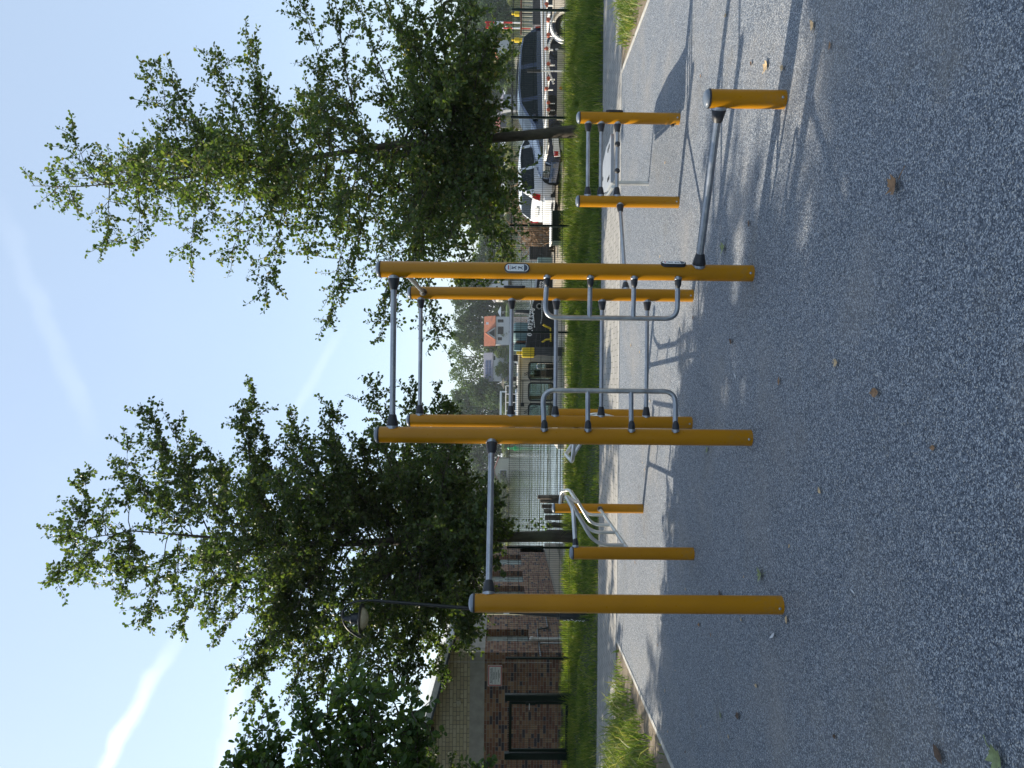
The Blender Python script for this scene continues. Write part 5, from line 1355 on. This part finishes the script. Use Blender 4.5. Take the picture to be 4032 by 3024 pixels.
for yy in (1296, 1318):
    q = P(2200, yy, YG - .4); b.lathe((q.x, YG - .4, q.z - .05), (0, 0, 1), [(0, .09), (.12, .09)], 'yel2', 12)
q = P(2213, 1300, YG - .4); b.box((q.x, YG - .4, q.z - .06), (.22, .2, .22), 'darkgrey'); b.build('bollard', dv)
# timber mooring piles
tops = ((2117, 1957, 2123), (2127, 1972, 0), (2133, 1993, 0), (2142, 2012, 0), (2145, 2038, 0), (2152, 2067, 0), (2150, 2095, 0))
for i, (xt, yy, _) in enumerate(tops):
    Y = 25.6 + .1 * (i % 3); q = P(xt, yy, Y); rg = random.Random(60 + i)
    b = MB(); r0 = .078 if i < 4 else .092
    b.tube([(q.x + rg.uniform(-.06, .06), Y, WATER_Z - .5), (q.x + rg.uniform(-.02, .02), Y, -.3), (q.x, Y, q.z - .02), (q.x, Y, q.z)], [r0 * 1.05, r0, r0 * .93, r0 * .8], 'wood', 12)
    tag(b.build('mooring_pile'), 'weathered timber pile in the row of mooring piles left of the water', 'pile', 'timber mooring piles at the water')
# young shoot growing in the fence in front of the water
rg = random.Random(77); q = P(2100, 2068, 18.2)
sp = thing('sapling', (q.x, 18.2, 0), 'small leafy shoot beside the tree trunk in front of the river', 'sapling')
b = MB(); pos = []; dr = []; sz = []
for x, y in ((2010, 2066), (2062, 2042), (2075, 2062), (2048, 2076), (2120, 2080), (2090, 2052)):
    e = P(x, y, 18.2 + rg.uniform(-.2, .2)); s_ = Vector((q.x, 18.2, .0))
    pts = [s_, s_.lerp(e, .5) + Vector((rg.uniform(-.05, .05), 0, .05)), e]; b.tube(pts, [.008, .006, .003], 'bark', 4)
    for k in range(9):
        p, d, _ = poly_at(pts, .5 + .5 * k / 8); v = Vector((rg.uniform(-1, 1), rg.uniform(-1, 1), rg.uniform(-.4, .6)))
        pos.append(p); dr.append(v); sz.append(rg.uniform(.06, .10))
b.build('stem', sp)
leaf_mesh('foliage', np.array([tuple(p) for p in pos]), np.array([tuple(p) for p in dr]), np.random.default_rng(1).normal(0, 1, (len(pos), 3)), np.array(sz), 'leafC', sp)

# ---------------------------------------------------------------- far bank
DF = 300.0
def clump_tree(name, H, W, seed, m, n_cl=26, per=95, leaf=0.8, low=0.12, pointed=0.0, trunk=True):
    g = np.random.default_rng(seed); rg = random.Random(seed)
    cs = []; 
    for i in range(n_cl):
        z = low + (1 - low) * (i + rg.random()) / n_cl
        prof_ = math.sin(math.pi * min(1, max(0.04, (z - low) / (1 - low) * 0.86 + 0.10))) ** 0.7
        prof_ = prof_ * (1 - pointed) + pointed * (1.05 - z)
        a = rg.uniform(0, 2 * math.pi); rr = W / 2 * prof_ * rg.uniform(0.25, 0.95)
        cs.append((rr * math.cos(a), rr * math.sin(a), H * z * 0.93, W * rg.uniform(.12, .22)))
    V = []; D = []; N = []
    for (x, y, z, r) in cs:
        u = unit(g.normal(0, 1, (per, 3))); rad = r * g.uniform(.55, 1.1, (per, 1))
        V.append(np.array([x, y, z]) + u * rad * np.array([1, 1, .75])); N.append(u + g.normal(0, .5, (per, 3)) + np.array([0, 0, .4])); D.append(g.normal(0, 1, (per, 3)))
    V, D, N = np.concatenate(V), np.concatenate(D), np.concatenate(N)
    root = thing(name, (0, 0, 0), '', 'tree')
    leaf_mesh('crown', V, D, N, leaf * g.uniform(.6, 1.4, len(V)), m, root)
    if trunk:
        b = MB(); b.tube([(0, 0, -1), (0.1, 0, H * .3), (0, .1, H * .62), (.1, 0, H * .9)], [H * .018, H * .014, H * .009, H * .003], 'bark', 6)
        for k in range(7):
            a = rg.uniform(0, 6.28); z = H * rg.uniform(.22, .6); b.tube([(0, 0, z), (W * .2 * math.cos(a), W * .2 * math.sin(a), z + H * .12), (W * .4 * math.cos(a), W * .4 * math.sin(a), z + H * .22)], [H * .007, H * .005, H * .002], 'bark', 4)
        b.build('trunk', root)
    return root
protos = {
    'dense': clump_tree('bank_tree', 22, 16, 101, 'far1', 46, 115, 0.85),
    'green': clump_tree('bank_tree', 20, 15, 102, 'far2', 38, 100, 0.85),
    'open': clump_tree('bank_tree', 24, 17, 103, 'far2', 30, 70, 0.75, 0.22),
    'round': clump_tree('bank_tree', 14, 15, 104, 'far1', 44, 115, 0.75, 0.06),
    'pale': clump_tree('bank_bush', 9, 12, 105, 'far3', 30, 110, 0.6, 0.02, 0, False),
    'cone': clump_tree('bank_conifer', 15, 13, 106, 'far1', 50, 110, 0.7, 0.03, 0.65),
}
used = {}
def far_tree(kind, xt, yy, wpx, Y, label, group=None, zb=0.3):
    src = protos[kind]
    H0, W0 = {'dense': (22, 16), 'green': (20, 15), 'open': (24, 17), 'round': (14, 15), 'pale': (9, 12), 'cone': (15, 13)}[kind]
    if kind in used: c = copy_tree(src)
    else: c = src; used[kind] = 1
    q = P(xt, yy, Y); h = q.z - zb; w = wpx * Y / FPX
    c.location = (q.x, Y, zb); c.scale = (w / W0, w / W0, h / H0); c.rotation_euler.z = (yy * 0.37) % 6.28
    tag(c, label, 'bush' if kind == 'pale' else 'tree', group)
    if group is None and 'group' in c: del c['group']
    return c
GB = 'trees along the wooded far bank'
LB = 'hazy green tree in the wooded line along the far river bank'
for kind, xt, yy, w, Y in (('dense', 1778, 1180, 150, 330), ('dense', 1786, 1262, 130, 322), ('dense', 1800, 1110, 170, 325), ('green', 1774, 1330, 120, 330), ('open', 1758, 1405, 170, 325), ('open', 1762, 1490, 160, 328),
                           ('green', 1772, 1565, 140, 335), ('green', 1770, 1640, 160, 330), ('dense', 1800, 1700, 150, 330), ('green', 1790, 1770, 170, 325), ('green', 1815, 1850, 160, 320), ('dense', 1830, 1925, 160, 325), ('green', 1840, 2000, 150, 320),
                           ('dense', 1860, 2070, 160, 318), ('green', 1880, 2150, 160, 325), ('green', 1850, 1030, 130, 315), ('green', 1880, 960, 130, 318), ('dense', 1860, 880, 150, 320), ('green', 1850, 780, 160, 325), ('dense', 1835, 680, 160, 325), ('green', 1860, 590, 150, 320), ('dense', 1850, 490, 160, 325),
                           ('green', 1820, 390, 170, 328), ('dense', 1830, 300, 160, 325), ('dense', 1845, 210, 150, 322), ('green', 1810, 120, 170, 325), ('dense', 1800, 30, 170, 325), ('green', 1800, -70, 180, 328), ('dense', 1930, 1420, 110, 345), ('dense', 1900, 1350, 120, 350), ('round', 1945, 1230, 90, 345), ('dense', 1925, 1550, 120, 348)):
    far_tree(kind, xt, yy, w, Y, LB, GB)
far_tree('round', 1846, 1545, 130, 306, 'broad dark round tree beside the house with solar roof')
far_tree('cone', 1862, 288, 120, 200, 'broad cone shaped dark tree right of the estate car roof')
far_tree('round', 1880, 60, 120, 240, 'dark full tree behind the red and white mast')
for xt, yy, w, lab in ((1946, 1900, 90, 'light green willow bush at the water left of the garden hut'), (1940, 1985, 100, 'pale willow bush at the water below the dark tree branches'), (1936, 2060, 90, 'pale green bush at the water beside the left tree trunk'), (1950, 1455, 70, 'small leafy bush below the solar roof'), (1962, 1318, 42, 'rounded shrub in front of the orange roofed house'), (1950, 1390, 50, 'light shrub left of the orange roofed house'),
                       (1975, 1760, 60, 'low bright bush right of the garden hut'), (1965, 1600, 60, 'green bush behind the white houseboat'), (1965, 905, 110, 'pale reed bush far behind the brushwood'), (1985, 760, 120, 'low pale bush above the white car'), (1985, 330, 100, 'low light bush above the estate car roof'), (1960, 1165, 60, 'yellow green bush beside the white villa')):
    far_tree('pale', xt, yy, w, 302, lab, None, -.3)
# reed fringe along the bank
g = np.random.default_rng(8); n = 9000
gx = np.concatenate([g.uniform(40, 175, n // 2), g.uniform(-75, 75, n // 2)]); gy = 303 + g.uniform(0, 5, n)
blades('reed_belt', np.stack([gx, gy, np.full_like(gx, -.5)], 1), np.where(gx > 40, 2.6, 0.9), 0.30, 0.3, 'reed', 'pale reed belt along the far river bank', 71, 'stuff', 'reeds')

def house_far(name, label, x0, x1, xe, ya, yb, Y, roof_m, wall_m='wallwhite', gable=False, wins=(), depth=9.0):
    """x0 ridge, xe eaves, x1 foot (picture rows); ya left, yb right"""
    a, c = P(x1, ya, Y), P(x1, yb, Y); ze, zr2 = P(xe, (ya + yb) / 2, Y).z, P(x0, (ya + yb) / 2, Y).z
    root = thing(name, ((a.x + c.x) / 2, Y, a.z), label, 'house')
    b = MB(); w = c.x - a.x
    if gable:
        b.prism([(a.x, Y, a.z - 1), (c.x, Y, a.z - 1), (c.x, Y, ze), ((a.x + c.x) / 2, Y, zr2 - .2), (a.x, Y, ze)], (0, depth, 0), wall_m)
    else:
        b.box(((a.x + c.x) / 2, Y + depth / 2, (a.z - 1 + ze) / 2), (w, depth, ze - a.z + 1), wall_m)
        b.prism([(a.x, Y, ze), (a.x, Y + depth, ze), (a.x, Y + depth / 2, zr2 - .15)], (w, 0, 0), wall_m)
    b.build('wall', root, smooth=False)
    b = MB(); o = .35
    if gable:
        mx = (a.x + c.x) / 2; s = (zr2 - ze) / (w / 2)
        for sg_ in (1, -1):
            b.prism([(mx, Y - o, zr2 - .18), (mx + sg_ * (w / 2 + o), Y - o, ze - s * o - .18), (mx + sg_ * (w / 2 + o), Y - o, ze - s * o + .07), (mx, Y - o, zr2 + .07)], (0, depth + 2 * o, 0), roof_m)
    else:
        s = (zr2 - ze) / (depth / 2)
        for sg_ in (1, -1):
            m_ = Y + depth / 2; b.prism([(a.x - o, m_, zr2 - .1), (a.x - o, m_ - sg_ * (depth / 2 + o), ze - s * o - .1), (a.x - o, m_ - sg_ * (depth / 2 + o), ze - s * o + .12), (a.x - o, m_, zr2 + .12)], (w + 2 * o, 0, 0), roof_m)
    rf_ = b.build('roof', root, smooth=False)
    for (wx0, wx1, wy0, wy1) in wins:
        p, q = P(wx1, wy0, Y), P(wx0, wy1, Y); b = MB()
        b.box(((p.x + q.x) / 2, Y - .06, (p.z + q.z) / 2), (abs(q.x - p.x), .1, abs(q.z - p.z)), 'white'); wo = b.build('window', root, smooth=False)
        b = MB(); b.box(((p.x + q.x) / 2, Y - .125, (p.z + q.z) / 2), (abs(q.x - p.x) - .25, .03, abs(q.z - p.z) - .25), 'glass'); b.build('pane', wo, smooth=False)
    return root, a, c, ze, zr2
hs, a, c, ze, zr2 = house_far('bank_house', 'white house with steep orange tiled roof and glazed gable on the far bank', 1906, 1994, 1948, 1358, 1247, DF, 'rooforange', wins=((1958, 1978, 1342, 1326), (1958, 1984, 1318, 1284), (1958, 1984, 1272, 1256)))
b = MB(); mx = P(1950, 1312, DF).x
b.prism([(mx - 2.4, DF - 1.2, ze - .2), (mx + 2.4, DF - 1.2, ze - .2), (mx, DF - 1.2, ze + 3.4)], (0, 5, 0), 'wallwhite'); go = b.build('gable', hs, smooth=False)
b = MB(); b.prism([(mx - 1.6, DF - 1.25, ze), (mx + 1.6, DF - 1.25, ze), (mx, DF - 1.25, ze + 2.4)], (0, -.06, 0), 'glass'); b.build('pane', go, smooth=False)
b = MB()
for s in (1, -1): b.prism([(mx, DF - 1.5, ze + 3.3), (mx + s * 2.7, DF - 1.5, ze - .6), (mx + s * 2.7, DF - 1.5, ze - .3), (mx, DF - 1.5, ze + 3.7)], (0, 5.4, 0), 'rooforange')
b.build('gable_roof', go, smooth=False)
b = MB(); b.box((mx + 4.0, DF + 2.0, zr2 - 1.2), (.9, .1, 1.0), 'whiteprint'); b.build('roof_window', hs, smooth=False)
hs, a, c, ze, zr2 = house_far('bank_house', 'pale house with grey gable full of solar panels on the far bank', 1904, 1990, 1938, 1502, 1392, 304, 'roofgrey', 'wallwhite', False, ((1942, 1952, 1420, 1400),))
b = MB(); s = (zr2 - ze) / 4.5
for k in range(5):
    for j in range(2): 
        yy = 304 + 1.0 + j * 1.7; b.box((a.x + 2 + k * 1.4, yy, ze + (yy - 304) * s + .25), (1.3, 1.6, .06), 'solar', rot=Matrix.Rotation(math.atan(s), 3, 'X'))
b.build('solar_panel', hs, smooth=False)
house_far('bank_house', 'white villa with grey roof seen between the two right ladder posts', 1912, 1990, 1944, 1180, 1105, 300, 'roofgrey', 'wallwhite', True, ((1950, 1962, 1160, 1150), (1950, 1962, 1135, 1125), (1970, 1984, 1165, 1155)))
house_far('garden_hut', 'low garden hut with brown red roof and dark opening at the water', 1944, 2003, 1962, 1900, 1806, 301, 'roofred', 'beige', True, ((1968, 1996, 1882, 1850),), 6)
house_far('bank_house', 'small white gabled house behind the roof of the dark blue car', 1945, 1992, 1960, 226, 158, 260, 'rooforange', 'wallwhite', True, ((1952, 1957, 196, 190), (1962, 1967, 186, 178)))
house_far('bank_house', 'low shed with pale roof right of the leaning tree trunk', 1972, 2002, 1982, 432, 372, 300, 'roofgrey', 'grey')
house_far('bank_house', 'low dark brown cabin right of the cars at the far bank', 1950, 1990, 1968, 500, 462, 305, 'roofred', 'darkgrey')
b = MB(); a, c = P(2003, 1425, 299), P(2003, 1190, 299); b.prism([(a.x, 300.5, -.2), (c.x, 300.5, -.2), (c.x, 312, .75), (a.x, 312, .75)], (0, 0, .35), 'lawnfar'); o = b.build('lawn', smooth=False); o['kind'] = 'structure'
for x, y, m, lab in ((1960, 1226, 'cloth', 'white garden parasol on the lawn beside the orange roofed house'), (1972, 1510, 'tan', 'tan garden parasol beside the solar roof house')):
    q = P(x, y, 299.5); zb_ = P(2003, y, 299.5).z + .3
    r0 = thing('parasol', (q.x, 301.5, zb_), lab, 'parasol')
    b = MB(); b.lathe((q.x, 301.5, q.z), (0, 0, -1), [(0, .05), (.3, .7), (1.0, 2.1), (1.25, 2.2)], m, 10); b.build('canopy', r0)
    b = MB(); b.tube([(q.x, 301.5, zb_), (q.x, 301.5, (zb_ + q.z) / 2), (q.x, 301.5, q.z)], .08, 'white', 6); b.build('pole', r0)
# white houseboat in mid river
q0, q1 = P(1998, 1690, 120), P(1968, 1540, 120)
hb = thing('houseboat', ((q0.x + q1.x) / 2, 121.5, WATER_Z), 'white flat roofed excursion boat on the river left of the frame', 'boat')
b = MB(); b.box(((q0.x + q1.x) / 2, 121.5, (q0.z + q1.z) / 2 + .45), (q1.x - q0.x, 3, .3), 'white'); b.box((q1.x - .1, 121.5, (q0.z + q1.z) / 2), (.2, 3, 1.0), 'white'); b.build('roof', hb, bevel=.05)
b = MB(); b.box(((q0.x + q1.x) / 2, 121.5, .2), (q1.x - q0.x - .5, 2.6, 1.0), 'glass'); b.build('window', hb, smooth=False)
b = MB(); b.box(((q0.x + q1.x) / 2, 121.5, WATER_Z + .25), (q1.x - q0.x + .6, 3.4, .7), 'white'); b.build('hull', hb, bevel=.1)
q = P(2020, 1765, 150); b = MB(); b.lathe((q.x, 150, WATER_Z), (0, 0, 1), [(-.2, .5), (.35, .5), (.4, .18), (1.2, .14), (1.3, .32), (1.7, .02)], 'buoy', 14)
tag(b.build('buoy'), 'green navigation buoy floating near the far bank', 'buoy')

# ---------------------------------------------------------------- fallen leaves and feathers on the playground
def leaf_obj(x, y, size, m, kind, seed, label, group=None):
    rg = random.Random(seed); q = G(x, y, .012); b = MB()
    if kind == 'maple': pts = [(0, -.5), (.12, -.42), (.5, -.38), (.34, -.12), (.62, .05), (.38, .16), (.30, .30), (.12, .26), (0, .58), (-.12, .26), (-.30, .30), (-.38, .16), (-.62, .05), (-.34, -.12), (-.5, -.38), (-.12, -.42)]
    elif kind == 'feather': pts = [(0, -.5), (.06, -.35), (.13, 0), (.10, .35), (0, .5), (-.07, .3), (-.09, 0), (-.05, -.35)]
    else: pts = [(0, -.55), (.18, -.35), (.33, -.05), (.26, .25), (.10, .42), (0, .58), (-.12, .40), (-.28, .22), (-.31, -.08), (-.16, -.36)]
    an = rg.uniform(0, 6.28); curl = rg.uniform(.5, 1.3) if kind != 'feather' else .35; fold = rg.uniform(.3, .9) if kind != 'feather' else .2
    ca_, sa_ = math.cos(an), math.sin(an); vs = []
    for ring in (0.0, 0.5, 1.0):
        for (px, py) in pts:
            u, v = px * ring * rg.uniform(.95, 1.05), py * ring * rg.uniform(.95, 1.05)
            z = .05 + fold * abs(u) * .55 + curl * .6 * v * v
            vs.append((q.x + (u * ca_ - v * sa_) * size, q.y + (u * sa_ + v * ca_) * size, .012 + z * size))
    n = len(pts); fs = []
    for k in range(n):
        fs.append((k, n + k, n + (k + 1) % n)); fs.append((n + k, 2 * n + k, 2 * n + (k + 1) % n, n + (k + 1) % n))
    b.add(vs, fs, m)
    if kind == 'maple': b.tube([(q.x + .45 * sa_ * size, q.y - .45 * ca_ * size, .016), (q.x + .8 * sa_ * size, q.y - .8 * ca_ * size, .02), (q.x + 1.15 * sa_ * size + .01, q.y - 1.15 * ca_ * size, .016)], .0016, m, 5)
    o = b.build('feather' if kind == 'feather' else 'fallen_leaf', angle=60)
    me = o.data; o.location = (q.x, q.y, 0); me.transform(Matrix.Translation((-q.x, -q.y, 0)))
    return tag(o, label, 'feather' if kind == 'feather' else 'leaf', group)
big = ((2996, 2262, .085, 'greenleaf', 'maple', 'pale green maple leaf with brown tips right of the pull up post'), (2908, 2818, .075, 'darkleaf', 'oval', 'dark curled leaf on the left of the rubber surface'), (2838, 2340, .07, 'darkleaf', 'oval', 'dark brown leaf just behind the pull up post'),
       (3526, 733, .085, 'dryleaf', 'maple', 'large brown curled leaf on the right foreground'), (3702, 2968, .07, 'darkleaf', 'oval', 'brown striped curled leaf near the bottom left corner'), (3935, 2990, .075, 'greenleaf', 'maple', 'yellow green leaf with wings nearest the camera'), (3452, 1546, .07, 'dryleaf', 'oval', 'tan leaf in the middle foreground'),
       (3296, 1428, .04, 'paleleaf', 'maple', 'small yellow leaf in front of the ladder'), (3202, 102, .065, 'paleleaf', 'oval', 'pale leaf in the bright strip at the right edge'), (2852, 976, .085, 'greenleaf', 'maple', 'greenish brown leaf beside the balance bar'), (2881, 1345, .055, 'darkleaf', 'oval', 'brown leaf in front of the right ladder post'), (3020, 258, .07, 'paleleaf', 'maple', 'curled pale leaf behind the short post'),
       (3085, 268, .055, 'paleleaf', 'oval', 'leaf half in shadow beside the short post'), (2786, 1770, .06, 'greenleaf', 'oval', 'dark green leaf at the foot of the left ladder post'), (3676, 1763, .035, 'dryleaf', 'oval', 'small brown scrap of leaf in the centre foreground'), (2755, 2460, .05, 'dryleaf', 'oval', 'brown leaf left of the pull up post base'), (2840, 2815, .05, 'greenleaf', 'oval', 'greenish leaf beside the dark curled leaf on the left'))
for i, (x, y, s, m, k, lab) in enumerate(big): leaf_obj(x, y, s, m, k, 200 + i, lab)
for i, (x, y, s, lab) in enumerate(((3045, 2502, .10, 'curved white feather left of the pull up post'), (2896, 1480, .06, 'small white feather in front of the ladder'), (3360, 2330, .045, 'tiny white feather in the left foreground'))): leaf_obj(x, y, s, 'feather', 'feather', 300 + i, lab)
small = ((2640, 700), (2660, 780), (2790, 690), (2486, 1360), (2520, 1385), (2545, 1420), (2560, 1580), (2530, 1822), (2540, 1850), (2502, 2215), (2610, 2090), (2700, 2320), (2590, 2380), (2620, 2720), (2630, 2880), (2800, 2500), (3100, 2440), (2920, 2440), (2760, 2860), (2930, 2270), (2980, 2700), (3110, 2150), (3230, 1930), (2870, 2900), (3290, 2900), (2470, 560), (2600, 1010), (2730, 1250), (3070, 1500), (2700, 2960), (2950, 880), (2660, 2640), (2560, 2010), (3270, 180), (2960, 250), (2860, 60), (2500, 1250), (2620, 640), (2760, 300), (2590, 2540))
rg = random.Random(31)
for i, (x, y) in enumerate(small):
    leaf_obj(x, y, rg.uniform(.022, .05), rg.choice(['dryleaf', 'paleleaf', 'darkleaf', 'paleleaf']), 'oval', 400 + i, 'tiny dry scrap of leaf lying on the grey rubber surface', 'tiny dry leaves on the rubber surface')

# ---------------------------------------------------------------- haze over the river
b = MB(); b.box((0, 510, 13.0), (6400, 6300, 37), 'black')
hz_o = b.build('haze', smooth=False); hz_o['kind'] = 'stuff'; hz_o['label'] = 'thin pale summer haze over the river'; hz_o['category'] = 'haze'
hm = bpy.data.materials.new('haze'); hm.use_nodes = True; hm.node_tree.nodes.clear()
ho = hm.node_tree.nodes.new('ShaderNodeOutputMaterial'); hv = hm.node_tree.nodes.new('ShaderNodeVolumePrincipled')
hv.inputs['Color'].default_value = (0.86, 0.92, 1.0, 1); hv.inputs['Density'].default_value = 0.0002; hv.inputs['Anisotropy'].default_value = 0.3
hm.node_tree.links.new(hv.outputs[0], ho.inputs['Volume'])
hz_o.data.materials.clear(); hz_o.data.materials.append(hm)
